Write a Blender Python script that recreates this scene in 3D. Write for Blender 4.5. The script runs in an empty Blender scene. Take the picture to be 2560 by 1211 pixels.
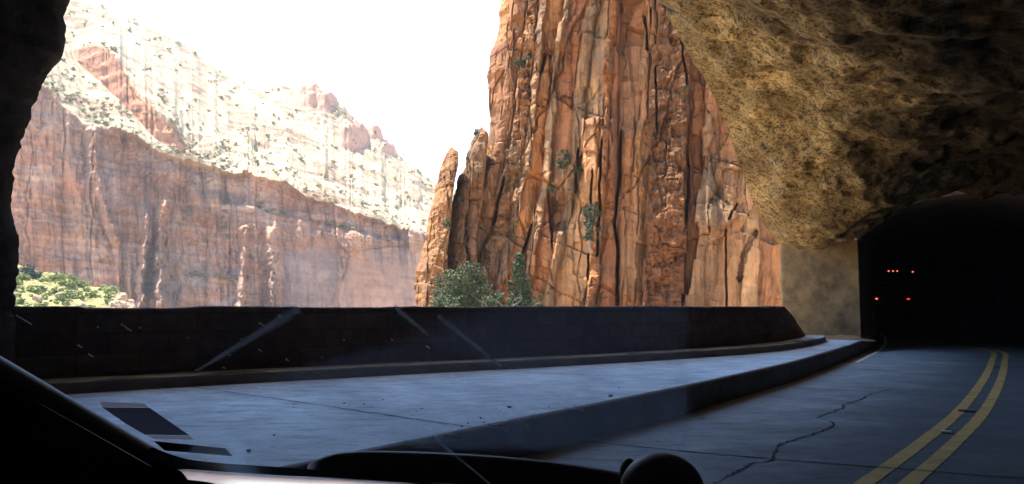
import bpy, bmesh, math, random
import numpy as np
from mathutils import Vector, Matrix
from mathutils.bvhtree import BVHTree

random.seed(7)
rng = np.random.default_rng(11)
R = math.radians
S = bpy.context.scene
COL = S.collection

# ------------------------------------------------------------------ camera
F, CXP, CYP, EYE = 1971.0, 1280.0, 605.5, 1.5
PITCH = math.atan(161.0 / F)
cam_d = bpy.data.cameras.new('camera')
cam = bpy.data.objects.new('camera', cam_d)
COL.objects.link(cam)
cam.location = (0, 0, EYE)
cam.rotation_euler = (math.pi / 2 + PITCH, 0, 0)
cam_d.sensor_width = 36
cam_d.lens = 36 * F / 2560
cam_d.clip_start = 0.02
cam_d.clip_end = 6000
S.camera = cam

# ------------------------------------------------------------------ light
SUN_DIR = Vector((-0.38, 0.15, 0.91)).normalized()
world = bpy.data.worlds.new('World')
S.world = world
world.use_nodes = True
wn = world.node_tree
bg = wn.nodes['Background']
sky = wn.nodes.new('ShaderNodeTexSky')
sky.sky_type = 'NISHITA'
sky.sun_disc = False
sky.sun_elevation = math.asin(SUN_DIR.z)
sky.sun_rotation = math.atan2(SUN_DIR.x, SUN_DIR.y)
sky.air_density = 1.0
sky.dust_density = 0.6
sky.ozone_density = 2.0
wn.links.new(sky.outputs[0], bg.inputs[0])
bg.inputs[1].default_value = 0.15
sun_d = bpy.data.lights.new('sun', 'SUN')
sun_d.energy = 4.6
sun_d.angle = R(0.5)
sun_d.color = (1.0, 0.93, 0.82)
sun = bpy.data.objects.new('sun', sun_d)
COL.objects.link(sun)
sun.rotation_euler = SUN_DIR.to_track_quat('Z', 'Y').to_euler()
S.view_settings.view_transform = 'Standard'
S.view_settings.look = 'None'
S.view_settings.gamma = 1
S.view_settings.exposure = 2.75
S.cycles.use_denoising = True
S.cycles.max_bounces = 8
S.cycles.diffuse_bounces = 5
S.cycles.transparent_max_bounces = 12
S.cycles.sample_clamp_indirect = 8

# ------------------------------------------------------------------ helpers
UP = np.array([0, -math.sin(PITCH), math.cos(PITCH)])
FW = np.array([0, math.cos(PITCH), math.sin(PITCH)])

def ray(px, py):
    return np.array([1.0, 0, 0]) * ((px - CXP) / F) + UP * ((CYP - py) / F) + FW

def at_z(px, py, z):
    d = ray(px, py)
    t = (z - EYE) / d[2]
    return np.array([0, 0, EYE]) + d * t

def at_y(px, py, Y):
    d = ray(px, py)
    return np.array([0, 0, EYE]) + d * (Y / d[1])

def project(P):
    q = P - np.array([0, 0, EYE])
    w = q @ FW
    return CXP + F * q[..., 0] / w, CYP - F * (q @ UP) / w

_perm = rng.permutation(4096)
_val = rng.random(4096) * 2 - 1

def vnoise(x, y, z):
    x, y, z = np.broadcast_arrays(np.asarray(x, float), np.asarray(y, float), np.asarray(z, float))
    xi, yi, zi = np.floor(x).astype(int), np.floor(y).astype(int), np.floor(z).astype(int)
    fx, fy, fz = x - xi, y - yi, z - zi
    fx, fy, fz = [t * t * t * (t * (t * 6 - 15) + 10) for t in (fx, fy, fz)]
    def h(a, b, c):
        return _val[_perm[(_perm[(_perm[a & 4095] + b) & 4095] + c) & 4095]]
    r = 0
    for a in (0, 1):
        for b in (0, 1):
            for c in (0, 1):
                w = (fx if a else 1 - fx) * (fy if b else 1 - fy) * (fz if c else 1 - fz)
                r = r + w * h(xi + a, yi + b, zi + c)
    return r

def fbm(x, y, z, o=4, lac=2.03, g=0.5):
    s, a, n = 0, 1.0, 0
    for i in range(o):
        s = s + a * vnoise(x + 17.3 * i, y - 9.1 * i, z + 5.7 * i)
        n += a
        a *= g
        x, y, z = x * lac, y * lac, z * lac
    return s / n

def ridged(x, y, z, o=4):
    s, a, n = 0, 1.0, 0
    for i in range(o):
        s = s + a * (1 - np.abs(vnoise(x + 31.7 * i, y + 3.3 * i, z)) * 2)
        n += a
        a *= 0.5
        x, y, z = x * 2.1, y * 2.1, z * 2.1
    return s / n

def sst(a, b, x):
    t = np.clip((x - a) / (b - a), 0, 1)
    return t * t * (3 - 2 * t)

def pl(pts, x):
    p = np.array(pts, float)
    return np.interp(x, p[:, 0], p[:, 1])

def link(name, me, mat=None, parent=None):
    o = bpy.data.objects.new(name, me)
    COL.objects.link(o)
    if mat is not None and len(me.materials) == 0:
        me.materials.append(mat)
    if parent is not None:
        o.parent = parent
        if parent.parent is None and parent.type == 'EMPTY':
            o.matrix_parent_inverse = Matrix.LocRotScale(parent.location, parent.rotation_euler, parent.scale).inverted()
    return o

def tag(o, label=None, cat=None, group=None, kind=None):
    if label: o['label'] = label
    if cat: o['category'] = cat
    if group: o['group'] = group
    if kind: o['kind'] = kind
    return o

def empty(name, loc=(0, 0, 0), label=None, cat=None, group=None):
    o = bpy.data.objects.new(name, None)
    o.empty_display_size = 0.2
    COL.objects.link(o)
    o.location = loc
    return tag(o, label, cat, group)

def mesh_from(V, Fc, smooth=True):
    me = bpy.data.meshes.new('mesh')
    me.from_pydata([tuple(map(float, v)) for v in V], [], [tuple(map(int, f)) for f in Fc])
    if smooth:
        me.polygons.foreach_set('use_smooth', [True] * len(me.polygons))
    me.update()
    return me

def grid_mesh(P, color=None, smooth=True, flip=False):
    """P: (rows, cols, 3)."""
    r, c = P.shape[:2]
    idx = np.arange(r * c).reshape(r, c)
    q = np.stack([idx[:-1, :-1], idx[:-1, 1:], idx[1:, 1:], idx[1:, :-1]], -1).reshape(-1, 4)
    if flip: q = q[:, ::-1]
    me = bpy.data.meshes.new('mesh')
    me.vertices.add(r * c)
    me.vertices.foreach_set('co', P.reshape(-1).astype(np.float32))
    n = len(q)
    me.loops.add(n * 4)
    me.loops.foreach_set('vertex_index', q.reshape(-1).astype(np.int32))
    me.polygons.add(n)
    me.polygons.foreach_set('loop_start', np.arange(0, n * 4, 4, dtype=np.int32))
    me.polygons.foreach_set('loop_total', np.full(n, 4, np.int32))
    me.polygons.foreach_set('use_smooth', np.full(n, smooth))
    me.update(calc_edges=True)
    if color is not None:
        at = me.color_attributes.new('Col', 'FLOAT_COLOR', 'POINT')
        cc = np.ones((r * c, 4), np.float32)
        cc[:, :3] = color.reshape(-1, 3)
        at.data.foreach_set('color', cc.reshape(-1))
    return me

def catmull(pts, n):
    p = np.array(pts, float)
    p = np.vstack([2 * p[0] - p[1], p, 2 * p[-1] - p[-2]])
    m = len(p) - 3
    out = []
    for t in np.linspace(0, m - 1e-6, n):
        i = int(t); f = t - i
        a, b, c, d = p[i], p[i + 1], p[i + 2], p[i + 3]
        out.append(0.5 * (2 * b + (c - a) * f + (2 * a - 5 * b + 4 * c - d) * f * f + (3 * b - a - 3 * c + d) * f ** 3))
    return np.array(out)

def sweep2d(path, prof, closed=False):
    """path (n,2) in plan; prof list of (offset to the left, z) -> (n,k,3)."""
    path = np.array(path)
    d = np.gradient(path, axis=0)
    d /= np.linalg.norm(d, axis=1)[:, None]
    nl = np.stack([-d[:, 1], d[:, 0]], 1)
    pr = np.array(prof, float)
    P = np.zeros((len(path), len(pr), 3))
    P[:, :, :2] = path[:, None, :] + nl[:, None, :] * pr[None, :, 0:1]
    P[:, :, 2] = pr[None, :, 1]
    return P

def tube(V, Fc, pts, radii, k=6):
    pts = np.array(pts, float)
    base = len(V)
    n = len(pts)
    for i in range(n):
        t = pts[min(i + 1, n - 1)] - pts[max(i - 1, 0)]
        t = t / (np.linalg.norm(t) + 1e-9)
        a = np.cross(t, [0.13, 0.21, 0.97]);  a /= np.linalg.norm(a) + 1e-9
        b = np.cross(t, a)
        for j in range(k):
            th = 2 * math.pi * j / k
            V.append(pts[i] + radii[i] * (math.cos(th) * a + math.sin(th) * b))
    for i in range(n - 1):
        for j in range(k):
            Fc.append((base + i * k + j, base + i * k + (j + 1) % k, base + (i + 1) * k + (j + 1) % k, base + (i + 1) * k + j))
    Fc.append(tuple(base + j for j in range(k))[::-1])
    Fc.append(tuple(base + (n - 1) * k + j for j in range(k)))

def bm_mesh(bm, smooth=False):
    me = bpy.data.meshes.new('mesh')
    bmesh.ops.recalc_face_normals(bm, faces=bm.faces)
    bm.to_mesh(me); bm.free()
    if smooth: me.polygons.foreach_set('use_smooth', [True] * len(me.polygons))
    return me

def box_bm(bm, size, loc=(0, 0, 0), rot=None, bevel=0.0, seg=2):
    ret = bmesh.ops.create_cube(bm, size=1)
    vs = ret['verts']
    M = Matrix.Translation(loc) @ (rot.to_matrix().to_4x4() if rot else Matrix.Identity(4)) @ Matrix.Diagonal((*size, 1))
    bmesh.ops.transform(bm, matrix=M, verts=vs)
    if bevel:
        es = list({e for v in vs for e in v.link_edges})
        bmesh.ops.bevel(bm, geom=es, offset=bevel, segments=seg, affect='EDGES', profile=0.5)
    return bm

def prism(poly, ext):
    """poly: list of 3D points; ext: extrusion vector -> closed mesh"""
    bm = bmesh.new()
    f = bm.faces.new([bm.verts.new(tuple(map(float, p))) for p in poly])
    r = bmesh.ops.extrude_face_region(bm, geom=[f])
    bmesh.ops.translate(bm, vec=Vector(tuple(map(float, ext))), verts=[v for v in r['geom'] if isinstance(v, bmesh.types.BMVert)])
    return bm_mesh(bm)

# ------------------------------------------------------------------ materials
def new_mat(name, rough=0.85, spec=0.3):
    m = bpy.data.materials.new(name)
    m.use_nodes = True
    b = m.node_tree.nodes['Principled BSDF']
    b.inputs['Roughness'].default_value = rough
    b.inputs['Specular IOR Level'].default_value = spec
    return m, m.node_tree, b

def nd(nt, t, **kw):
    n = nt.nodes.new(t)
    for k, v in kw.items():
        setattr(n, k, v)
    return n

def coords(nt, scale=(1, 1, 1), kind='Object'):
    tc = nd(nt, 'ShaderNodeTexCoord')
    mp = nd(nt, 'ShaderNodeMapping')
    mp.inputs['Scale'].default_value = scale
    nt.links.new(tc.outputs[kind], mp.inputs[0])
    return mp.outputs[0]

def noise(nt, vec, scale, detail=5, rough=0.55):
    n = nd(nt, 'ShaderNodeTexNoise')
    n.inputs['Scale'].default_value = scale
    n.inputs['Detail'].default_value = detail
    n.inputs['Roughness'].default_value = rough
    nt.links.new(vec, n.inputs['Vector'])
    return n.outputs[0]

def ramp(nt, fac, stops):
    r = nd(nt, 'ShaderNodeValToRGB')
    e = r.color_ramp.elements
    while len(e) < len(stops): e.new(0.5)
    for i, (p, c) in enumerate(stops):
        e[i].position = p
        e[i].color = (*c, 1) if len(c) == 3 else c
    nt.links.new(fac, r.inputs[0])
    return r.outputs[0]

def mixc(nt, fac, a, b, mode='MIX'):
    m = nd(nt, 'ShaderNodeMix', data_type='RGBA', blend_type=mode)
    for s, v in ((0, fac), (6, a), (7, b)):
        if hasattr(v, 'node'): nt.links.new(v, m.inputs[s])
        elif s == 0: m.inputs[0].default_value = v
        else: m.inputs[s].default_value = (*v, 1)
    return m.outputs[2]

def bump(nt, b, h, strength=0.4, dist=0.05):
    n = nd(nt, 'ShaderNodeBump')
    n.inputs['Strength'].default_value = strength
    n.inputs['Distance'].default_value = dist
    nt.links.new(h, n.inputs['Height'])
    nt.links.new(n.outputs[0], b.inputs['Normal'])

def rock_attr_mat(name, sc, bdist, vstretch=0.35):
    m, nt, b = new_mat(name, 0.92, 0.15)
    at = nd(nt, 'ShaderNodeVertexColor', layer_name='Col')
    v = coords(nt, (1, 1, vstretch))
    n1 = noise(nt, v, sc, 8, 0.65)
    c = mixc(nt, 1.0, at.outputs[0], ramp(nt, n1, [(0.25, (0.62, 0.58, 0.56)), (0.5, (1, 1, 1)), (0.75, (1.28, 1.24, 1.2))]), 'MULTIPLY')
    nt.links.new(c, b.inputs['Base Color'])
    v2 = coords(nt, (1, 1, 0.6))
    n2 = noise(nt, v2, sc * 2.2, 8, 0.7)
    bump(nt, b, n2, 0.8, bdist)
    return m

M = {}
M['cliff'] = rock_attr_mat('red_sandstone', 0.9, 0.5)
M['far'] = rock_attr_mat('pale_sandstone', 0.16, 2.2, 0.8)

def roof_mat():
    m, nt, b = new_mat('tunnel_rock', 0.95, 0.1)
    v = coords(nt)
    n1 = noise(nt, v, 0.55, 6, 0.6)
    n2 = noise(nt, v, 6.5, 5, 0.6)
    n3 = noise(nt, v, 16, 3, 0.6)
    c1 = ramp(nt, n1, [(0.3, (0.055, 0.037, 0.019)), (0.5, (0.14, 0.097, 0.047)), (0.7, (0.30, 0.21, 0.102))])
    c2 = ramp(nt, n2, [(0.33, (0.25, 0.25, 0.22)), (0.47, (0.85, 0.85, 0.82)), (0.7, (1.2, 1.18, 1.1))])
    c = mixc(nt, 1.0, c1, c2, 'MULTIPLY')
    c3 = ramp(nt, n3, [(0.38, (0.3, 0.28, 0.25)), (0.48, (1, 1, 1)), (.7, (1.3, 1.28, 1.2))])
    c = mixc(nt, 1.0, c, c3, 'MULTIPLY')
    # roof darkens away from the window, light fall-off put into the colour
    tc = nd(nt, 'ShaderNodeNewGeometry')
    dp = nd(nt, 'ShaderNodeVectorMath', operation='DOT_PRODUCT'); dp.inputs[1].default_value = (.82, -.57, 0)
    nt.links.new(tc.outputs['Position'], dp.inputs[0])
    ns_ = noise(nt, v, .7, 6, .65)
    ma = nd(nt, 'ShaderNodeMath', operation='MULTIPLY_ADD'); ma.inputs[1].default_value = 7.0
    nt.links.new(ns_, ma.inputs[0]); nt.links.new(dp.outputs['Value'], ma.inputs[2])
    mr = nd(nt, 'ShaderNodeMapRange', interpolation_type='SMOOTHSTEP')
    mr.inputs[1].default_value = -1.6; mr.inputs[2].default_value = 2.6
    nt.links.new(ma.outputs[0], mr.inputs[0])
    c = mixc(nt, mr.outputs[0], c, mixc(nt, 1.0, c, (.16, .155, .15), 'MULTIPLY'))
    nt.links.new(c, b.inputs['Base Color'])
    def vor(sc, w):
        q = nd(nt, 'ShaderNodeVectorMath', operation='MULTIPLY_ADD')
        ncol = nd(nt, 'ShaderNodeTexNoise'); ncol.inputs['Scale'].default_value = sc * .8; nt.links.new(v, ncol.inputs['Vector'])
        nt.links.new(ncol.outputs[1], q.inputs[0]); q.inputs[1].default_value = (w, w, w); nt.links.new(v, q.inputs[2])
        t = nd(nt, 'ShaderNodeTexVoronoi'); t.inputs['Scale'].default_value = sc
        nt.links.new(q.outputs[0], t.inputs['Vector'])
        return t
    va, vb = vor(1.6, .35), vor(6.5, .08)
    sep = nd(nt, 'ShaderNodeSeparateColor'); nt.links.new(va.outputs['Color'], sep.inputs[0])
    sep2 = nd(nt, 'ShaderNodeSeparateColor'); nt.links.new(vb.outputs['Color'], sep2.inputs[0])
    a = nd(nt, 'ShaderNodeMath', operation='ADD'); nt.links.new(n2, a.inputs[0]); nt.links.new(sep2.outputs[0], a.inputs[1])
    a2 = nd(nt, 'ShaderNodeMath', operation='MULTIPLY_ADD'); a2.inputs[1].default_value = 1.6
    nt.links.new(va.outputs['Distance'], a2.inputs[0]); nt.links.new(a.outputs[0], a2.inputs[2])
    bump(nt, b, a2.outputs[0], .55, 0.07)
    return m
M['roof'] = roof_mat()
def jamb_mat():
    m, nt, b = new_mat('shade_toned_rock', 0.95, 0.1)  # near-black tone puts the shade on this rock into its colour
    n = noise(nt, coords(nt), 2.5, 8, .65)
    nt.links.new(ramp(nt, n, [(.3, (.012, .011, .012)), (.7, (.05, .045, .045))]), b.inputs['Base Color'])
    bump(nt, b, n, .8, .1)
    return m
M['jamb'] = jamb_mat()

def concrete(name, c_lo, c_hi, sc=1.2, stretch=(1, 1, 1), rough=0.8, spk=0.5, stain=False, falloff=False):
    m, nt, b = new_mat(name, rough, 0.3)
    v = coords(nt, stretch)
    n1 = noise(nt, v, sc, 7, 0.62)
    n2 = noise(nt, coords(nt), 22, 4, 0.6)
    c = ramp(nt, n1, [(0.3, c_lo), (0.68, c_hi)])
    c = mixc(nt, spk, c, ramp(nt, n2, [(0.3, (0.45, 0.45, 0.46)), (0.42, (1, 1, 1)), (0.8, (1.1, 1.1, 1.1))]), 'MULTIPLY')
    if stain:
        rot = coords(nt, (.9, 2.6, 1)); rot.node.inputs['Rotation'].default_value = (0, 0, R(-50))
        n3 = noise(nt, rot, 2.2, 7, .7)
        c = mixc(nt, .75, c, ramp(nt, n3, [(.36, (.55, .55, .56)), (.5, (1, 1, 1)), (.7, (1.15, 1.15, 1.15))]), 'MULTIPLY')
        n4 = noise(nt, coords(nt), 7, 3, .5)
        c = mixc(nt, .7, c, ramp(nt, n4, [(.27, (.4, .4, .4)), (.34, (1, 1, 1))]), 'MULTIPLY')
    if falloff:
        # road darkens away from the kerb, fading window light painted in
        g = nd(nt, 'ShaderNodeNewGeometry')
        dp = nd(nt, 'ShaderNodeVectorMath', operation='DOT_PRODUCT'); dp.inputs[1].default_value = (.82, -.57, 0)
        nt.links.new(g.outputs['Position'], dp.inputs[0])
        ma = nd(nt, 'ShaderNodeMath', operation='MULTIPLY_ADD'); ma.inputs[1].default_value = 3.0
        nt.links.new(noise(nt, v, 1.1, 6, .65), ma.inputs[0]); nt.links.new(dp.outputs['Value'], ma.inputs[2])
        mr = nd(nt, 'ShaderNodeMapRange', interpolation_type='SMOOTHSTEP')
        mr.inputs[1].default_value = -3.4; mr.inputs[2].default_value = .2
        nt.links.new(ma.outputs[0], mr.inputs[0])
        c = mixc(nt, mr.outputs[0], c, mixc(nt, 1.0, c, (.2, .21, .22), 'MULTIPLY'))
    nt.links.new(c, b.inputs['Base Color'])
    bump(nt, b, n2, 0.25, 0.01)
    return m
M['walk'] = concrete('worn_concrete', (0.29, 0.385, 0.46), (0.52, 0.64, 0.73), 1.3, (1, 1, 1), spk=.8, stain=True)
M['road'] = concrete('road_concrete', (0.15, 0.195, 0.225), (0.28, 0.335, 0.375), 0.6, spk=.8, stain=True, falloff=True)
M['kerb'] = concrete('kerb_concrete', (0.09, 0.088, 0.085), (0.17, 0.165, 0.16), 1.6)
M['pillar'] = concrete('pillar_concrete', (0.045, 0.028, 0.013), (0.17, 0.112, 0.05), 1.7, (1, 1, 1))
M['ring'] = concrete('ring_concrete', (0.3, 0.24, 0.17), (0.48, 0.39, 0.28), 0.9)
M['lining'] = concrete('lining_concrete', (0.10, 0.075, 0.05), (0.2, 0.155, 0.1), 0.7)
M['dirt'] = concrete('red_dirt', (0.16, 0.09, 0.05), (0.33, 0.2, 0.12), 3.0)

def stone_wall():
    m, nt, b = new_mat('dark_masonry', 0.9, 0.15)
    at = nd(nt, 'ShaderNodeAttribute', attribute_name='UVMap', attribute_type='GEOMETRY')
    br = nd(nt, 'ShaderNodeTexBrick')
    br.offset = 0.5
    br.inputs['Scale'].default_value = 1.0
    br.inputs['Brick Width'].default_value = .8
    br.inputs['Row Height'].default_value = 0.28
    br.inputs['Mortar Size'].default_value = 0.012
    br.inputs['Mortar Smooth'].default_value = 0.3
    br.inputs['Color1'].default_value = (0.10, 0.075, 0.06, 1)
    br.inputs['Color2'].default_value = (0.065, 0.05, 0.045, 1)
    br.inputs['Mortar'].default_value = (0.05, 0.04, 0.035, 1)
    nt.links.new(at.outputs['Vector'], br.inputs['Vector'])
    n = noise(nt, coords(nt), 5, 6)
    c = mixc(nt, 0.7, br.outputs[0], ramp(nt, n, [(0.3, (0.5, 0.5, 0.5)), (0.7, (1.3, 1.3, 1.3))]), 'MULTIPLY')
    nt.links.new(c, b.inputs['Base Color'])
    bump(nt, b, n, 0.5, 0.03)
    return m
M['masonry'] = stone_wall()

def plain(name, col, rough=0.6, spec=0.4, sc=30, amt=0.25, metal=0):
    m, nt, b = new_mat(name, rough, spec)
    n = noise(nt, coords(nt), sc, 4)
    lo = tuple(c * (1 - amt) for c in col); hi = tuple(c * (1 + amt) for c in col)
    nt.links.new(ramp(nt, n, [(0.3, lo), (0.7, hi)]), b.inputs['Base Color'])
    b.inputs['Metallic'].default_value = metal
    return m
M['yellow'] = concrete('yellow_paint', (0.22, 0.145, 0.045), (0.37, 0.245, 0.08), 3.0, spk=.8)
M['white'] = concrete('white_paint', (0.6, 0.62, 0.64), (0.8, 0.82, 0.84), 4.0)
M['gap'] = plain('dark_joint', (0.02, 0.02, 0.02), 0.9, 0.1)
M['plastic'] = plain('black_plastic', (0.012, 0.012, 0.013), 0.55, 0.4, 200)
M['felt'] = plain('black_felt', (.008, .008, .009), 1.0, 0.0, 120)
M['trim'] = plain('dark_trim', (0.03, 0.032, 0.036), 0.5, 0.5, 300)
M['rubber'] = plain('wiper_rubber', (0.01, 0.01, 0.01), 0.6, 0.4, 100)
M['body'] = plain('truck_paint', (0.02, 0.02, 0.022), 0.5, 0.4)
M['pebble'] = plain('pebble_stone', (0.09, 0.08, 0.075), 0.9, 0.2, 40)
M['reflector'] = plain('reflector_plastic', (0.5, 0.45, 0.35), 0.3, 0.6, 60)
M['bark'] = plain('bark', (0.16, 0.12, 0.09), 0.95, 0.1, 12)
M['deadwood'] = plain('grey_wood', (0.17, 0.15, 0.125), 0.95, 0.1, 12)

def leaf(name, a, c):
    m, nt, b = new_mat(name, 0.75, 0.2)
    gi = nd(nt, 'ShaderNodeNewGeometry')
    oi = nd(nt, 'ShaderNodeObjectInfo')
    ad = nd(nt, 'ShaderNodeMath', operation='ADD')
    nt.links.new(gi.outputs['Random Per Island'], ad.inputs[0])
    mu = nd(nt, 'ShaderNodeMath', operation='MULTIPLY_ADD')
    mu.inputs[1].default_value = 0.5; mu.inputs[2].default_value = -0.25
    nt.links.new(oi.outputs['Random'], mu.inputs[0]); nt.links.new(mu.outputs[0], ad.inputs[1])
    nt.links.new(ramp(nt, ad.outputs[0], [(0.05, a), (0.95, c)]), b.inputs['Base Color'])
    return m
M['pine'] = leaf('pine_needles', (0.014, 0.022, 0.011), (0.05, 0.062, 0.026))
M['pine2'] = leaf('fir_needles', (0.022, 0.034, 0.015), (0.066, 0.085, 0.034))
M['bush'] = leaf('bush_leaves', (0.08, 0.1, 0.025), (0.23, 0.24, 0.065))
M['scrub'] = leaf('scrub_leaves', (0.05, 0.048, 0.022), (0.18, 0.15, 0.075))

def emit(name, col, st):
    m, nt, b = new_mat(name, 0.3)
    b.inputs['Base Color'].default_value = (*[c * 0.3 for c in col], 1)
    b.inputs['Emission Color'].default_value = (*col, 1)
    b.inputs['Emission Strength'].default_value = st
    return m
M['tail'] = emit('red_lamp', (1.0, 0.06, 0.04), 0.24)
M['tail2'] = emit('pale_lamp', (1.0, 0.35, 0.2), 0.5)

def blocks(U, Z, su, sz, q, warp=.35):
    """angular joint blocks: random set-back and random tilt for each, distances to the joints, a random tone"""
    ju = U / su + warp * fbm(U / (su * 2), Z / (sz * 1.5), q, 4) + .10 * fbm(U / (su * .3), Z / (sz * .3), q + 1, 3)
    c = np.floor(ju)
    jz = Z / (sz * (1 + .5 * vnoise(c * 2.7 + .5, .5, q))) + 9 * vnoise(c * 7.3 + .5, 3.5, q) + warp * fbm(U / (su * 1.5), Z / (sz * 2), q + 2, 4) + .3 * (ju - c) * vnoise(c * 1.3, 7.7, q)
    k = np.floor(jz)
    a, b = ju - c, jz - k
    h0 = vnoise(c * 3.7 + .5, k * 5.3 + .5, q + .5); h1 = vnoise(c * 1.9 + .5, k * 4.1 + .5, q + 20.5); h2 = vnoise(c * 2.3 + .5, k * 6.1 + .5, q + 40.5)
    tone = vnoise(c * 5.1 + .5, k * 2.9 + .5, q + 60.5)
    return h0 + 1.0 * h1 * (a - .5) + .9 * h2 * (b - .5), np.minimum(a, 1 - a) * su, np.minimum(b, 1 - b) * sz, tone

def terrace(x, n, sharp=.25):
    """steps a smooth field into ledges"""
    y = x * n
    k = np.floor(y); f = y - k
    return (k + sst(.5 - sharp, .5 + sharp, f)) / n

# ------------------------------------------------------------------ terrain outside: canyon floor
def canyon_floor():
    xs = np.concatenate([np.linspace(-3000, -420, 20), np.linspace(-400, 400, 120), np.linspace(420, 3000, 20)])
    ys = np.concatenate([np.linspace(-3000, -20, 16), np.linspace(0, 700, 120), np.linspace(720, 4000, 20)])
    X, Y = np.meshgrid(xs, ys)
    out = (-0.7 * (X + 6) + 0.7 * (Y - 10))          # distance outward from the gallery wall
    Z = -9 - 30 * sst(0, 60, out) + fbm(X / 40, Y / 40, 0, 4) * 5
    Z = np.where(out < 3, -9 + 0 * Z, Z)
    n = fbm(X / 9, Y / 9, 3, 4)
    a, b = np.array([.5, .36, .22]), np.array([.62, .48, .32])
    t = (n[..., None] + 1) / 2
    me = grid_mesh(np.stack([X, Y, Z], -1), a * (1 - t) + b * t)
    tag(link('canyon_floor', me, M['far']), kind='structure')
canyon_floor()

# ------------------------------------------------------------------ far canyon wall
RIM = [(-150, 150), (30, 185), (100, 205), (160, 265), (210, 306), (330, 332), (400, 388), (440, 394), (500, 405),
       (560, 430), (650, 437), (700, 455), (760, 482), (850, 520), (930, 545), (1000, 572), (1070, 580), (1250, 610)]
SKY = [(-150, -150), (170, -12), (260, 15), (340, 45), (400, 80), (480, 122), (530, 160), (580, 190), (640, 205), (700, 214), (745, 226), (770, 224),
       (800, 236), (860, 272), (900, 305), (950, 332), (990, 382), (1040, 420), (1090, 456), (1250, 520)]
STB = [(-150, -60), (120, 85), (180, 140), (240, 200), (300, 259), (334, 295), (360, 330), (401, 368), (440, 386), (475, 390), (520, 340), (600, 360), (700, 400), (850, 470), (1000, 520), (1250, 570)]
STT = [(-150, -60), (120, 85), (180, 138), (205, 122), (240, 112), (275, 135), (300, 155), (318, 205), (345, 240), (370, 268), (394, 297), (438, 334), (462, 370), (480, 385), (520, 338), (600, 358), (700, 398), (850, 468), (1000, 518), (1250, 568)]
DCL = [(-150, 425), (200, 435), (480, 445), (700, 455), (900, 465), (1100, 480), (1250, 490)]

def seg_dist(px, py, pts):
    """distance to a polyline and signed side"""
    best = np.full(px.shape, 1e9); sgn = np.zeros(px.shape)
    for (x0, y0), (x1, y1) in zip(pts[:-1], pts[1:]):
        dx, dy = x1 - x0, y1 - y0
        t = np.clip(((px - x0) * dx + (py - y0) * dy) / (dx * dx + dy * dy), 0, 1)
        d = np.hypot(px - x0 - t * dx, py - y0 - t * dy)
        s = np.sign((px - x0) * dy - (py - y0) * dx)
        m = d < best
        best = np.where(m, d, best); sgn = np.where(m, s, sgn)
    return best, sgn

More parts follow.
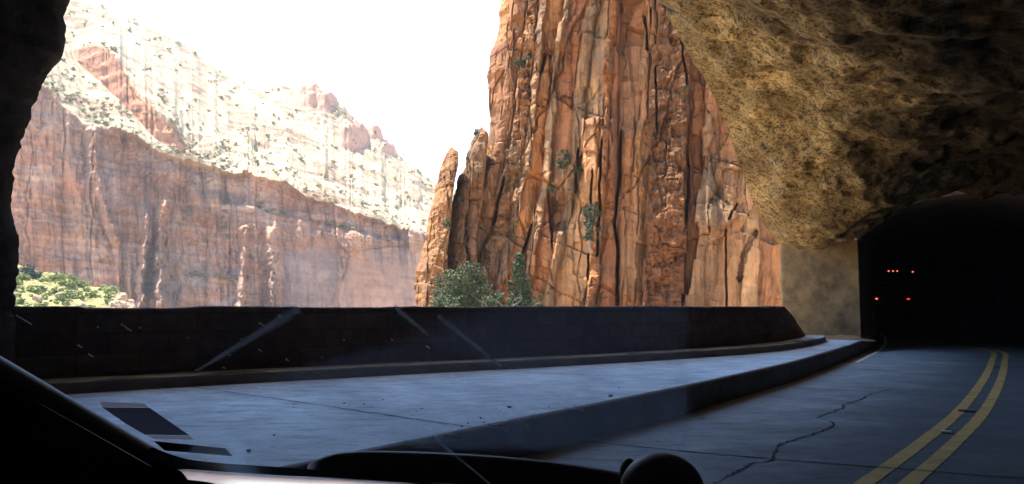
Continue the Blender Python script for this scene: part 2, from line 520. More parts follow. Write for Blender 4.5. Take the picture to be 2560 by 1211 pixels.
FAR_BVH = None
def far_wall():
    global FAR_BVH
    nc = 820
    px = np.linspace(-150, 1250, nc)
    ncl, ns1, nst, ns2, nb = 320, 190, 30, 240, 6
    jit = fbm(px / 60, 0, 1, 4) * 9 + fbm(px / 14, 0, 2, 3) * 4 + 7 * vnoise(np.floor(px / 16 + fbm(px / 9, 0, 4, 2)) * 3.3, .5, .5)
    rim = pl(RIM, px) + jit
    sk = pl(SKY, px) + fbm(px / 40, 3, 1, 5) * 8
    stb = pl(STB, px) + fbm(px / 50, 7, 1, 3) * 2
    stt = np.minimum(pl(STT, px) + fbm(px / 18, 9, 1, 4) * 9, stb - 0.5)
    Dc = pl(DCL, px)
    def pt(y, D):
        r = np.stack([(px - CXP) / F, 0 * px, 0 * px], -1) + UP * ((CYP - y) / F)[:, None] + FW
        return np.array([0, 0, EYE]) + r * (D / r[:, 1])[:, None]
    Pb = pt(np.full(nc, 960.0), Dc - 6)
    Pr = pt(rim, Dc + 16)
    fr = np.clip((rim - stb) / np.maximum(rim - sk, 1), 0.05, 0.9)
    Dst = Dc + 16 + 170 * fr
    Psb = pt(stb, Dst)
    Pst = pt(stt, Dst + 7)
    Ps = pt(sk, np.maximum(Dc + 195, Dst + 40))
    Pbk = Ps + np.array([0, 260, -160])
    def lerp(A, B, n, end=False):
        t = np.linspace(0, 1, n, endpoint=end)[:, None, None]
        return A[None] * (1 - t) + B[None] * t
    P = np.concatenate([lerp(Pb, Pr, ncl), lerp(Pr, Psb, ns1), lerp(Psb, Pst, nst), lerp(Pst, Ps, ns2), lerp(Ps, Pbk, nb, True)], 0)
    rows = P.shape[0]
    PX, PY = project(P)
    X, Y, Z = P[..., 0], P[..., 1], P[..., 2]
    a = PX * Y / F                       # lateral metres
    ri = np.arange(rows)[:, None] * np.ones((1, nc))
    wcl = 1 - sst(ncl - 6, ncl + 2, ri)  # cliff part
    wsl = 1 - wcl
    # -- cliff relief (toward the camera positive)
    v = Z
    d = 7.0 * fbm(a / 26, v / 120, 0.3, 3) + 4.0 * fbm(a / 9, v / 45, 2.2, 3) + 2.2 * ridged(a / 7, v / 30, 4.1, 3)
    d += 1.0 * fbm(a / 2.5, v / 7, 6.0, 3) + 0.9 * fbm(a / 12, v / 1.8 + a / 9, 9.0, 3)
    ribs = [([(232, 325), (238, 420), (262, 520), (290, 600)], 15, 13), ([(300, 330), (312, 390)], 12, 8),
            ([(445, 380), (425, 470), (400, 560), (395, 650), (405, 766)], 17, 15), ([(480, 395), (486, 470), (505, 540)], 17, 13),
            ([(375, 520), (360, 640), (350, 770)], 13, 9), ([(395, 400), (382, 470)], 9, 7),
            ([(330, 505), (345, 560)], 20, 6), ([(250, 560), (275, 660)], 11, 7),
            ([(676, 585), (684, 640), (688, 800)], 19, 10), ([(610, 575), (606, 650), (600, 800)], 14, 9), ([(575, 580), (570, 700)], 8, 6),
            ([(530, 640), (520, 760)], 14, 5)]
    for pts, w, h in ribs:
        wob = fbm(PX / 30, PY / 22, 11.0, 3) * 9
        dd, sg = seg_dist(PX + wob, PY + wob * 0.3, pts)
        below = np.clip(Pr[None, :, 2] - Z, 0, 140)
        brk = sst(-.25, .2, fbm(PX / 9, PY / 16, h, 4))
        d += wcl * (.4 * h + .17 * below * (h >= 9)) * np.clip(1 - dd / w, 0, 1) ** .8 * (.7 + .3 * brk)
    f1, e1u, e1z, t1 = blocks(a, v, 17, 36, 3.0)
    f2, e2u, e2z, t2 = blocks(a, v, 6, 11, 5.0)
    f3, e3u, e3z, t3 = blocks(a, v, 2.4, 4, 7.0)
    d += 3.2 * f1 + 1.5 * f2 + .7 * f3 - 1.2 * sst(.6, .1, e1u) - .7 * sst(.4, .05, e2u) * sst(-.1, .2, fbm(a / 20, v / 20, 3, 3))
    d += 5 * terrace(fbm(a / 30, v / 22, 13, 5), 6)
    # alcove to the right
    alc = sst(0, 12, PX - pl([(560, 845), (620, 868), (680, 855), (766, 820), (900, 800)], PY)) * sst(0, 14, PY - pl([(840, 650), (900, 615), (980, 605), (1060, 610)], PX))
    d -= 9 * alc * wcl
    bay = sst(0, 10, PX - 700) * sst(0, 10, 850 - PX) * sst(590, 630, PY)
    d = d * (1 - 0.75 * np.clip(alc + bay, 0, 1)) - 4 * bay
    # ledges
    for pts in ([(560, 505), (650, 520), (760, 548), (860, 578), (1000, 596)], [(470, 690), (540, 684), (600, 700)], [(300, 515), (420, 505), (470, 530)]):
        ly = pl(pts, PX)
        m = sst(pts[0][0] - 20, pts[0][0] + 10, PX) * sst(-pts[-1][0] - 40, -pts[-1][0] + 10, -PX)
        d += -5.5 * m * sst(8, -8, PY - ly - fbm(PX / 25, 3, 5, 3) * 6)
    dirv = P.copy(); dirv[..., 2] = 0
    dirv /= np.linalg.norm(dirv[..., :2], axis=-1)[..., None]
    P = P - dirv * (d * wcl)[..., None]
    # -- slope relief
    dsl = np.where(ri >= ncl, 1.0, 0.0) * sst(ncl, ncl + 12, ri)
    stepm = ((ri >= ncl + ns1 - 2) & (ri <= ncl + ns1 + nst + 2)) * sst(165, 195, PX) * sst(-485, -460, -PX)
    h = 5 * fbm(a / 45, Y / 60, 1.5, 4) + 1.5 * ridged(a / 22 + Y / 30, Y / 26 - a / 60, 2.5, 3) + .5 * fbm(a / 5, Y / 6, 8.5, 3)
    terr = fbm(a / 60, Y / 80, 4.4, 2) * 10 + Z / 5.0
    h += 1.4 * (np.abs((terr % 1) - 0.5) * 2 - 0.5) * sst(-.3, .2, fbm(a / 25, Y / 30, 31, 3)) + 2.2 * terrace(fbm(a / 34, Y / 20, 33, 3), 5, .4)
    edge = 1 - sst(rows - nb - 24, rows - nb - 2, ri)
    h *= dsl * (1 - stepm * 0.85) * (0.35 + 0.65 * edge)
    for cx_, cy_, w, hh in ((772, 250, 34, 30), (815, 262, 26, 18), (884, 352, 34, 34), (938, 342, 22, 20), (975, 378, 20, 14), (836, 268, 40, 8), (800, 610, 1, 0), (1010, 500, 40, 9), (640, 350, 40, 8)):
        q = np.hypot((PX - cx_) / w, (PY - cy_) / (w * 0.55))
        h += hh * 0.42 * np.clip(1.25 - q ** 1.6 + 0.25 * fbm(PX / 14, PY / 9, cx_, 3), 0, 1) * dsl
    P[..., 2] += h
    P = P - dirv * (stepm * (2.5 * fbm(a / 10, Z / 5, 3.3, 4) + 1.2 * fbm(a / 3, Z / 9, 1.3, 3)))[..., None]
    # -- colours
    X2, Z2 = a, P[..., 2]
    bed = fbm(X2 / 60, Z2 / 2.2 + X2 / 30, 3, 4)
    streak = fbm(X2 / 3.5, Z2 / 60, 7, 4)
    blot = fbm(X2 / 22, Z2 / 22, 5, 4)
    cb = np.array([.37, .262, .205]); cr = np.array([.36, .185, .115]); cv = np.array([.20, .15, .14]); cp = np.array([.55, .42, .33]); ck = np.array([.43, .285, .22])
    col = np.ones(P.shape) * cb
    def mixin(col, c, w):
        w = np.clip(w, 0, 1)[..., None]
        return col * (1 - w) + c * w
    col = mixin(col, cr, 0.7 * sst(-0.2, 0.5, blot) + 0.6 * sst(240, 140, PX) * sst(420, 500, PY) + .25 * sst(560, 700, PX) * sst(600, 560, PY))
    col = mixin(col, cp, 0.42 * sst(0.12, 0.5, bed))
    col = mixin(col, cv, 0.55 * sst(0.08, 0.42, streak) * sst(-0.3, 0.2, blot + 0.2) + 0.55 * sst(0.2, 0.55, -bed))
    col = col * (1 + .16 * t1 + .1 * t2 + .08 * t3 + .16 * fbm(a / 1.6, v / .8, 17, 3))[..., None]
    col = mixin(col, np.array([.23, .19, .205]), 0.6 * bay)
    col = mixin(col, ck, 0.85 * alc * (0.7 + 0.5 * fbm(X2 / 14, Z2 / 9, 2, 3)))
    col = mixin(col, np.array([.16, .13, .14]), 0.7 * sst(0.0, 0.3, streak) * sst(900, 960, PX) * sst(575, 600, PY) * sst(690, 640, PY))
    # slope: pale buff rock
    cs = np.array([.36, .285, .185]); cs2 = np.array([.24, .135, .08])
    nn = fbm(a / 12, Y / 30 + P[..., 2] / 5, 2, 5)
    scol = cs * np.ones(P.shape)
    scol = mixin(scol, cs2, sst(0.05, 0.5, nn) * 0.7)
    strat = fbm(a / 70, P[..., 2] / 4.5 + a / 25, 4, 5)
    scol = mixin(scol, np.array([.20, .12, .075]), .75 * sst(.12, .4, strat) * sst(-.2, .2, fbm(a / 30, Y / 40, 9, 3)))
    scol = mixin(scol, np.array([.14, .14, .075]), .6 * sst(.1, .35, fbm(a / 6, Y / 9, 19, 4)) * sst(0, .3, fbm(a / 40, Y / 50, 21, 3) + .1))
    scol = scol * (1 + .35 * fbm(a / 2.5, Y / 8 + P[..., 2] / 1.6, 23, 3))[..., None]
    scol = mixin(scol, np.array([.42, .19, .11]), stepm * 0.95)
    knob = 0
    for cx_, cy_, w in ((772, 250, 40), (815, 262, 30), (884, 352, 44), (938, 342, 28), (975, 378, 26)):
        knob = np.maximum(knob, sst(1.2, 0.9, np.hypot((PX - cx_) / w, (PY - cy_) / (w * 0.7))))
    scol = mixin(scol, np.array([.46, .26, .18]), knob * 0.9)
    col = col * np.array([.54, .47, .43]) * (1 + .3 * fbm(a / 30, v / 26, 41, 3))[..., None]
    scol = scol * .66
    wc = (1 - sst(ncl - 3, ncl + 4, ri))[..., None]
    col = col * wc + scol * (1 - wc)
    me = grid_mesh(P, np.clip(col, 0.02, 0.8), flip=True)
    tag(link('canyon_wall', me, M['far']), kind='structure')
    FAR_BVH = BVHTree.FromPolygons([v.co[:] for v in me.vertices], [p.vertices[:] for p in me.polygons])
far_wall()

# ------------------------------------------------------------------ talus at the foot of the far wall
TAL_BVH = None
def talus():
    global TAL_BVH
    nc, nr = 150, 110
    px = np.linspace(-60, 372, nc)
    top = pl([(-60, 650), (35, 672), (100, 684), (160, 692), (220, 712), (290, 724), (318, 745), (340, 776), (372, 830)], px)
    t = np.linspace(0, 1, nr)
    P = np.zeros((nr, nc, 3))
    for i, tt in enumerate(t):
        D = 190 + 100 * tt
        for j in range(nc):
            P[i, j] = at_y(px[j], top[j] + (1 - tt) ** 0.8 * 130, D)
    X, Y = P[..., 0], P[..., 1]
    P[..., 2] += 1.6 * fbm(X / 9, Y / 9, 1, 4) + 0.9 * ridged(X / 3.2, Y / 3.2, 2, 3)
    back = P[-1:] + np.array([0, 30, -40])
    P = np.concatenate([P, back], 0)
    n = fbm(P[..., 0] / 4, P[..., 1] / 4, 3, 4)[..., None]
    col = np.array([.17, .125, .05]) * (1 + .5 * n) + np.array([.0, .02, .0])
    me = grid_mesh(P, np.clip(col, .05, .8))
    tag(link('talus_slope', me, M['far']), kind='structure')
    TAL_BVH = BVHTree.FromPolygons([v.co[:] for v in me.vertices], [p.vertices[:] for p in me.polygons])
talus()

# ------------------------------------------------------------------ right-hand cliff
CA = np.array([27.0, 80.0]); CE = np.array([-0.92, 0.392]); CN = np.array([-0.392, -0.92])

def plane_uz(px, py):
    """where the pixel's ray meets the vertical base plane of the cliff"""
    d = ray(px, py)
    t = (CA @ CN) / (d[:2] @ CN)
    p = d * t
    return (p[:2] - CA) @ CE, p[2] + EYE

# columns: boundary x at y = 0, 400, 766 (left edge of each), depth offset (m), colour, style
TAN, ORG, RED, GRY, CRM, BRN, PNK = ([.42, .24, .135], [.48, .205, .08], [.40, .185, .10], [.28, .20, .14], [.56, .36, .215], [.20, .105, .058], [.44, .235, .14])
COLS = [
    # x0    x400  x766   d     colour style
    (1130, 1040, 1000, -4.0, TAN, 's'),
    (1278, 1235, 1120, -0.5, PNK, 's'),
    (1322, 1262, 1170,  0.8, TAN, 'l'),
    (1352, 1305, 1222,  2.2, GRY, 'l'),
    (1372, 1322, 1245,  0.6, ORG, 's'),
    (1412, 1352, 1290,  2.6, GRY, 'v'),
    (1422, 1372, 1312,  1.3, RED, 'v'),
    (1464, 1428, 1345,  2.4, GRY, 'v'),
    (1500, 1455, 1375,  1.2, CRM, 'v'),
    (1528, 1500, 1462,  3.0, ORG, 'l'),
    (1546, 1520, 1490,  0.4, RED, 's'),
    (1552, 1548, 1545, -0.6, PNK, 's'),
    (1622, 1590, 1560,  1.0, TAN, 'v'),
    (1640, 1628, 1612,  3.6, BRN, 'r'),
    (1742, 1716, 1708,  0.2, RED, 's'),
    (1782, 1760, 1714,  3.2, GRY, 'v'),
    (1815, 1800, 1790,  3.6, TAN, 'v'),
    (1872, 1860, 1850,  4.2, CRM, 's'),
    (1905, 1900, 1893,  2.0, PNK, 's'),
    (2400, 2400, 2400,  2.0, TAN, 's')]
CRACKS = [([(1502, 370), (1500, 500), (1492, 640)], 4, 3.0), ([(1552, 330), (1546, 480), (1536, 560), (1546, 640), (1543, 790)], 5, 4.0),
          ([(1716, 380), (1722, 480), (1716, 560)], 4, 3.0), ([(1700, 100), (1718, 230)], 3, 2.0), ([(1640, 180), (1642, 340)], 3, 2.0),
          ([(1330, 560), (1300, 660)], 4, 3.0), ([(1370, 470), (1380, 620)], 3, 2.0), ([(1480, 440), (1470, 700)], 3, 2.0),
          ([(1612, 40), (1618, 130)], 4, 2.5), ([(1260, 440), (1232, 560)], 4, 2.5), ([(1365, 140), (1352, 190)], 5, 2.5),
          ([(1815, 580), (1818, 766)], 3, 1.2), ([(1445, 380), (1440, 480)], 4, 2.5), ([(1820, 560), (1845, 520)], 3, 1.0)]
RIGHT_BVH = None

def cliff_surface(left_pts, right_px, nu, nz, z0, z1, push, seed, main=False):
    """left silhouette traced as pixels -> plane coordinates; returns points and colours"""
    zs = np.linspace(z0, z1, nz)
    L = np.array([plane_uz(x, y) for x, y in left_pts])
    o = np.argsort(L[:, 1])
    uL = np.interp(zs, L[o, 1], L[o, 0]) + fbm(zs / 6, seed, 0, 4) * 0.9 + fbm(zs / 1.4, seed, 3, 3) * 0.35
    Rr = np.array([plane_uz(x, y) for x, y in right_px])
    o = np.argsort(Rr[:, 1])
    uR = np.interp(zs, Rr[o, 1], Rr[o, 0])
    s = np.linspace(0, 1, nu)
    U = uL[:, None] * (1 - s) + uR[:, None] * s
    Zg = zs[:, None] * np.ones((1, nu))
    XY = CA + U[..., None] * CE
    P = np.concatenate([XY, Zg[..., None]], -1)
    PX, PY = project(P)
    wob = fbm(U / 5, Zg / 9, seed, 4) * 8 + fbm(U / 1.3, Zg / 2.5, seed + 2, 3) * 4 + 9 * blocks(U, Zg, 2.2, 3.6, seed + 71)[3] + 14 * blocks(U, Zg, 6, 12, seed + 73)[3]
    xw = PX + wob
    d = np.zeros(PX.shape); col = np.ones(P.shape) * np.array(TAN)
    wl = np.zeros(PX.shape); wr = np.zeros(PX.shape); wv = np.zeros(PX.shape); ws = np.zeros(PX.shape)
    ys = np.array([0, 400, 766.])
    seam = np.full(PX.shape, 99.)
    for i in range(len(COLS) - 1):
        c0, c1 = COLS[i], COLS[i + 1]
        a0 = np.interp(PY, ys, c0[:3]); a0 = np.where(PY < 0, c0[0] + (c0[0] - c0[1]) / 400 * -PY * .5, a0)
        a1 = np.interp(PY, ys, c1[:3]); a1 = np.where(PY < 0, c1[0] + (c1[0] - c1[1]) / 400 * -PY * .5, a1)
        e = 1.6
        w = sst(-e, e, xw - a0) * (1 - sst(-e, e, xw - a1))
        t = np.clip((xw - a0) / np.maximum(a1 - a0, 4), 0, 1)
        tilt = math.sin(i * 2.4 + seed) * 1.0
        d += w * (.62 * c0[3] + 1.1 * tilt * (t - .5) + 0.3 * (1 - (2 * t - 1) ** 2))
        k = w[..., None]
        col = col * (1 - k) + np.array(c0[4]) * k
        {'l': wl, 'r': wr, 'v': wv, 's': ws}[c0[5]].__iadd__(w)
        seam = np.minimum(seam, np.abs(xw - a0))
    if not main:
        d *= 0.25
        wl = wl * .3 + .6
    # relief by style
    lay = fbm(U / 14, Zg / 0.9 + U / 12, seed + 1, 4)
    blk = fbm(U / 3.5, Zg / 3.5, seed + 5, 4)
    bA, eAu, eAz, tA = blocks(U, Zg, 7.0, 11, seed + 2)
    bB, eBu, eBz, tB = blocks(U, Zg, 2.7, 4.0, seed + 7)
    bC, eCu, eCz, tC = blocks(U, Zg, .75, 1.2, seed + 13)
    bL, eLu, eLz, tL = blocks(U, Zg, 3.0, .8, seed + 31, 1.1)
    bM, eMu, eMz, tM = blocks(U, Zg, 1.1, .34, seed + 37, .9)
    bD, eDu, eDz, tD = blocks(U * .88 + Zg * .42, Zg * .88 - U * .42, 6.5, 8.0, seed + 43, .3)
    wb = wl + wr
    gate = sst(-.15, .25, fbm(U / 6, Zg / 9, seed + 51, 3))
    d += bA * (1.0 + .9 * wl + .3 * wr) + bB * (.35 + .6 * wb + .4 * gate) + bC * (.1 + .25 * wb + .22 * gate)
    d += (bL * .6 + bM * .3) * (wr + .5 * wl) + .25 * wv * fbm(U / .8, Zg / 16, seed, 4) + .3 * ws * blk
    d += 1.3 * terrace(fbm(U / 7, Zg / 10, seed + 61, 5), 7) * (.6 + .8 * wl)
    jn = .8 * sst(.16, .03, eAu) * sst(-.2, .1, fbm(U / 5, Zg / 7, seed + 3, 3)) + .4 * sst(.12, .02, eBu) * gate + .45 * sst(.14, .02, eAz) + .35 * sst(.1, .01, eBz) * gate * (wb + .4) + .22 * sst(.08, .01, eLz) * wb * sst(-.1, .3, blk)
    jn = .45 * jn * (1 - .6 * sst(1770, 1790, PX))
    d += 1.1 * bD * (1 - .6 * wr)
    jn = jn + .5 * (sst(.13, .02, eDu) + sst(.13, .02, eDz)) * sst(-.2, .2, fbm(U / 8, Zg / 8, seed + 47, 3))
    d -= .8 * jn
    d += .22 * ridged(U / .9, Zg / 1.3, seed, 3) * (.35 + wb + .4 * gate) + .14 * fbm(U / .4, Zg / .5, seed, 2) * (.5 + wb)
    if main:
        d -= 0.45 * sst(5, 0, seam) * sst(-0.1, 0.3, fbm(U / 3, Zg / 10, 2, 3))
        for pts, w, dep in CRACKS:
            dd, sg = seg_dist(PX + fbm(U / 2, Zg / 2, 5, 3) * 5, PY, pts)
            d -= dep * sst(w, w * 0.3, dd)
        # recessed niche and the shelf blocks
        nic = sst(1550, 1556, xw) * sst(-1622, -1614, -xw) * sst(-8, 6, PY - 0) * sst(-205, -195, -PY)
        d -= 1.4 * nic * (1 - 0.5 * sst(100, 112, PY))
        blkm = sst(1453, 1462, xw) * sst(-1545, -1536, -xw) * sst(305, 320, PY) * sst(-520, -430, -PY)
        d += 2.4 * blkm
        col = col * (1 - .75 * blkm[..., None]) + np.array([.33, .18, .11]) * .75 * blkm[..., None]
        cave = sst(1365, 1375, xw) * sst(-1425, -1412, -xw) * sst(482, 500, PY) * sst(-590, -570, -PY)
        d -= 2.2 * cave
        pyr = sst(1765, 1775, xw) * sst(0, 8, PY - pl([(1765, 470), (1785, 490), (1850, 545)], PX)) * sst(-1850, -1842, -xw) * sst(0, 8, pl([(1765, 600), (1850, 560)], PX) - PY)
        d += 1.1 * pyr
        col = col * (1 - .6 * pyr[..., None]) + np.array(GRY) * .75 * .6 * pyr[..., None]
        notch = seg_dist(PX, PY, [(1888, 585), (1862, 640), (1850, 700)])[0]
        d -= 1.0 * sst(9, 4, notch + fbm(PX / 6, PY / 6, 1, 2) * 3)
    # colour detail
    st = fbm(U / 1.7, Zg / 15, seed + 11, 5)
    st2 = fbm(U / .35, Zg / 9, seed + 13, 4)
    bl = fbm(U / 5, Zg / 6, seed + 17, 5)
    def mx(c, w):
        nonlocal col
        w = np.clip(w, 0, 1)[..., None]
        col = col * (1 - w) + np.array(c) * w
    mx([.52, .25, .10], .65 * sst(.1, .5, bl) * (1 - wr))
    mx([.20, .145, .12], (.5 * wv + .2 * ws + .2 * wl) * sst(.1, .42, st))
    mx([.48, .28, .15], (.4 * wv + .3 * ws) * sst(.12, .45, -st + .3 * st2))
    mx([.30, .235, .18], .6 * sst(.15, .45, -bl) * (.5 + .5 * wl) * (1 - wr))
    mx([.17, .10, .065], wr * sst(.0, .5, lay + .4 * blk) * .7 + wl * .4 * sst(.1, .5, lay))
    mx([.30, .13, .06], wr * sst(450, 640, PY) * .5)
    mx([.37, .19, .12], .5 * sst(.25, .5, fbm(U / 9, Zg / 5, seed + 23, 3)) * ws)
    band = sst(-6, 6, PY - 92 - (PX - 1250) * .1) * sst(-132, -112, -PY) * sst(-1300, -1270, -PX)
    mx([.33, .16, .12], .8 * band)
    mx([.13, .085, .065], .4 * np.clip(jn, 0, 1) * sst(-.3, .2, st2))
    mx([.30, .2, .14], .5 * sst(.2, .6, bB) * wl)
    mx([.46, .20, .08], .5 * sst(.15, .6, tA) * (1 - wr))
    mx([.34, .185, .105], .55 * sst(.1, .6, tD) * (1 - wr))
    mx([.24, .12, .075], .5 * sst(.2, .7, -tA) + .35 * sst(.3, .8, tB) * gate)
    mx([.50, .31, .18], .4 * sst(.3, .8, -tB) * (1 - wr))
    mx([.16, .085, .055], .55 * sst(.1, .5, fbm(U / 2.5, Zg / 1.2, seed + 81, 5)) * (.3 + .7 * wb))
    grain = fbm(U / .45, Zg / .3, seed + 91, 3)
    col *= (1 + .25 * st2 + .14 * lay + .14 * tC + .3 * grain * (.4 + wb))[..., None]
    col *= np.array([.53, .44, .33]) * (1 if main else .72)
    col *= (1 + .3 * fbm(U / 9, Zg / 16, seed + 97, 3))[..., None]
    d += push
    # round the outer edge back, away from the viewer
    edge = (U - uR[:, None]) / np.maximum((uL - uR)[:, None], .1)
    dist = (uL[:, None] - U)
    d -= 3.0 * np.clip(1 - dist / 2.5, 0, 1) ** 2
    vd = -P[..., :2] / np.linalg.norm(P[..., :2], axis=-1)[..., None]
    P[..., :2] += d[..., None] * vd
    # back wrap columns
    wrap = []
    wc = []
    for kx in (14, 7, 3, 1.2):
        q = P[:, 0].copy()
        vq = q[:, :2] / np.linalg.norm(q[:, :2], axis=-1)[:, None]
        q[:, :2] += vq * kx - CE * .05 * kx
        wrap.append(q); wc.append(col[:, 0])
    P = np.concatenate([np.stack(wrap, 1), P], 1)
    col = np.concatenate([np.stack(wc, 1), col], 1)
    return P, np.clip(col, .012, .8)

def right_cliff():
    global RIGHT_BVH
    main_left = [(1290, -400), (1268, -150), (1250, 0), (1240, 60), (1226, 110), (1222, 180), (1218, 230), (1220, 300), (1212, 345), (1195, 390), (1165, 460), (1150, 520), (1130, 600), (1110, 700), (1095, 790), (1080, 900)]
    mr = [(2150, -400), (2150, 0), (2150, 900)]
    A, ca = cliff_surface(main_left, mr, 640, 620, -14, 62, 0, 1.0, True)
    sh_left = [(1197, 322), (1186, 335), (1178, 352), (1160, 395), (1152, 425), (1142, 480), (1120, 560), (1100, 640), (1085, 720), (1075, 790), (1060, 900)]
    zt = plane_uz(1197, 325)[1]
    B, cb = cliff_surface(sh_left, [(1212, 322), (1222, 350), (1215, 420), (1205, 520), (1190, 600), (1200, 900)], 90, 260, -14, zt, 3.4, 4.0)
    sp_left = [(1113, 376), (1108, 395), (1092, 470), (1080, 520), (1066, 590), (1050, 680), (1034, 770), (1012, 900)]
    zt2 = plane_uz(1113, 378)[1]
    Cc, cc = cliff_surface(sp_left, [(1138, 376), (1147, 400), (1146, 430), (1132, 500), (1128, 560), (1118, 640), (1125, 760), (1140, 900)], 90, 260, -14, zt2, 5.6, 7.0)
    def cap(P, col):
        # close the top so that a pinnacle is solid: taper the upper rows and return behind
        n = 14
        for i in range(n):
            t = 1 - (i / n) ** 2.2
            r = P[-n + i]
            c = r.mean(0)
            P[-n + i] = c + (r - c) * np.array([max(t, .15), max(t, .15), 1])
        # right-hand return
        rr_ = P[:, -1:, :2] / np.linalg.norm(P[:, -1:, :2], axis=-1)[..., None]
        q = P[:, -1:].copy(); q[..., :2] += rr_ * 8 + CE * .6
        q0 = P[:, -1:].copy(); q0[..., :2] += rr_ * 1.5 + CE * .05
        return np.concatenate([P, q0, q], 1), np.concatenate([col, col[:, -1:], col[:, -1:]], 1)
    B, cb = cap(B, cb); Cc, cc = cap(Cc, cc)
    top = A[-1:].copy(); top[..., :2] += -CN * 40; top[..., 2] += 3
    A = np.concatenate([A, top], 0); ca = np.concatenate([ca, ca[-1:]], 0)
    vs, fs = [], []
    obj = None
    mes = [grid_mesh(A, ca), grid_mesh(B, cb), grid_mesh(Cc, cc)]
    bm = bmesh.new()
    for me in mes:
        bm.from_mesh(me)
    me = bpy.data.meshes.new('mesh'); bm.to_mesh(me); bm.free()
    me.polygons.foreach_set('use_smooth', [False] * len(me.polygons))
    tag(link('cliff', me, M['cliff']), kind='structure')
    RIGHT_BVH = BVHTree.FromPolygons([v.co[:] for v in me.vertices], [p.vertices[:] for p in me.polygons])
right_cliff()

def hit(bvh, px, py):
    d = Vector(ray(px, py)).normalized()
    loc, nor, i, dist = bvh.ray_cast(Vector((0, 0, EYE)), d)
    return loc

# ------------------------------------------------------------------ road, pavement, kerb
KERB = [(-9, -5), (-5.2, 0.5), (-2.4, 4.4), (-.12, 7.7), (.68, 8.8), (2.54, 11.4), (4.5, 14.3), (6.25, 17.0), (9.2, 22.0), (12.6, 28.0), (15.6, 34.0), (18.8, 41.0), (22.6, 50), (26, 58)]
kerb = catmull(KERB, 260)
KH = 0.36
LEDGE = [(-14, 2.5), (-9.5, 7.2), (-5.85, 10.35), (-1.9, 13.3), (.15, 14.65), (3.2, 16.9), (6.1, 19.5), (8.3, 22.4), (9.9, 25.2), (10.6, 26.8)]
ledge = catmull(LEDGE, 200)

road = link('road', mesh_from([(-60, -40, 0), (90, -40, 0), (90, 110, 0), (-60, 110, 0)], [(0, 1, 2, 3)]), M['road'])
# real extent: the tunnel floor only
bpy.data.objects.remove(road)
kr = sweep2d(kerb, [(0.06, 0.0), (-9.5, 0.0)])
road = tag(link('road', grid_mesh(kr), M['road']), kind='structure')

# pavement between the kerb and the ledge, as a loft
def resample(p, n):
    s = np.concatenate([[0], np.cumsum(np.linalg.norm(np.diff(p, axis=0), axis=1))])
    t = np.linspace(0, s[-1], n)
    return np.stack([np.interp(t, s, p[:, k]) for k in range(p.shape[1])], 1)
kin = sweep2d(kerb, [(0.045, KH)])[:, 0]
sel = kin[(kin[:, 1] < 29.5)]
A_ = resample(sel, 160)
Bp = np.vstack([ledge, [[10.9, 28.0], [11.4, 28.8]]])
B_ = resample(np.hstack([Bp, np.full((len(Bp), 1), KH)]), 160)
t = np.linspace(0, 1, 60)[None, :, None]
Pw = A_[:, None] * (1 - t) + B_[:, None] * t
Pw[..., 2] += 0.006 * fbm(Pw[..., 0] * .8, Pw[..., 1] * .8, 0, 3) * sst(0, .08, t[..., 0]) * sst(0, .08, 1 - t[..., 0])
pavement = tag(link('pavement', grid_mesh(Pw), M['walk']), kind='structure')
# kerb face with worn arris
kn = 520
kd = resample(kerb, kn)
wear = 0.018 + 0.022 * np.clip(fbm(np.arange(kn) / 9, 0, 3, 4) + .35, 0, 1)
KP = np.zeros((kn, 6, 3))
for k, (o, z) in enumerate([(0.0, -0.02), (0.012, 0.16), (0.02, KH - 0.03), (0.028, KH - .012), (0.045, KH + .001), (0.14, KH + .004)]):
    q = sweep2d(kd, [(o, z)])[:, 0]
    if k == 2: q[:, 2] -= wear
    if k == 3: q[:, 2] -= wear * .4
    KP[:, k] = q
tag(link('kerb', grid_mesh(KP), M['kerb'], pavement))

def strip(pts, width, z, mat, name, parent, jag=0.0, n=None):
    p = np.array(pts, float)[:, :2]
    if n: p = catmull(p, n)
    w = width / 2 * (1 + jag * rng.uniform(-1, 1, len(p)))
    d = np.gradient(p, axis=0); d /= np.linalg.norm(d, axis=1)[:, None]
    nl = np.stack([-d[:, 1], d[:, 0]], 1)
    P = np.zeros((len(p), 2, 3))
    P[:, 0, :2] = p - nl * w[:, None]; P[:, 1, :2] = p + nl * w[:, None]
    P[..., 2] = z
    return link(name, grid_mesh(P, flip=True), mat, parent)

CL = [(2215, 1211), (2342, 1110), (2432, 1025), (2480, 950), (2495, 905), (2492, 880)]
cl = [at_z(x, y, 0)[:2] for x, y in CL]
d0 = cl[1] - cl[0]
cl = [cl[0] - d0 * 3, cl[0] - d0] + cl
cl += [np.array([16.9, 29.5]), np.array([19.6, 37]), np.array([25, 48])]
clc = catmull(cl, 160)
for o in (-0.15, 0.15):
    q = sweep2d(clc, [(o, 0)])[:, 0, :2]
    strip(q, 0.15, 0.004, M['yellow'], 'yellow_line', road, jag=0.05)
q = sweep2d(resample(kerb, 200), [(-0.36, 0)])[:, 0, :2]
strip(q[88:], 0.11, 0.004, M['white'], 'edge_line', road, jag=0.12)

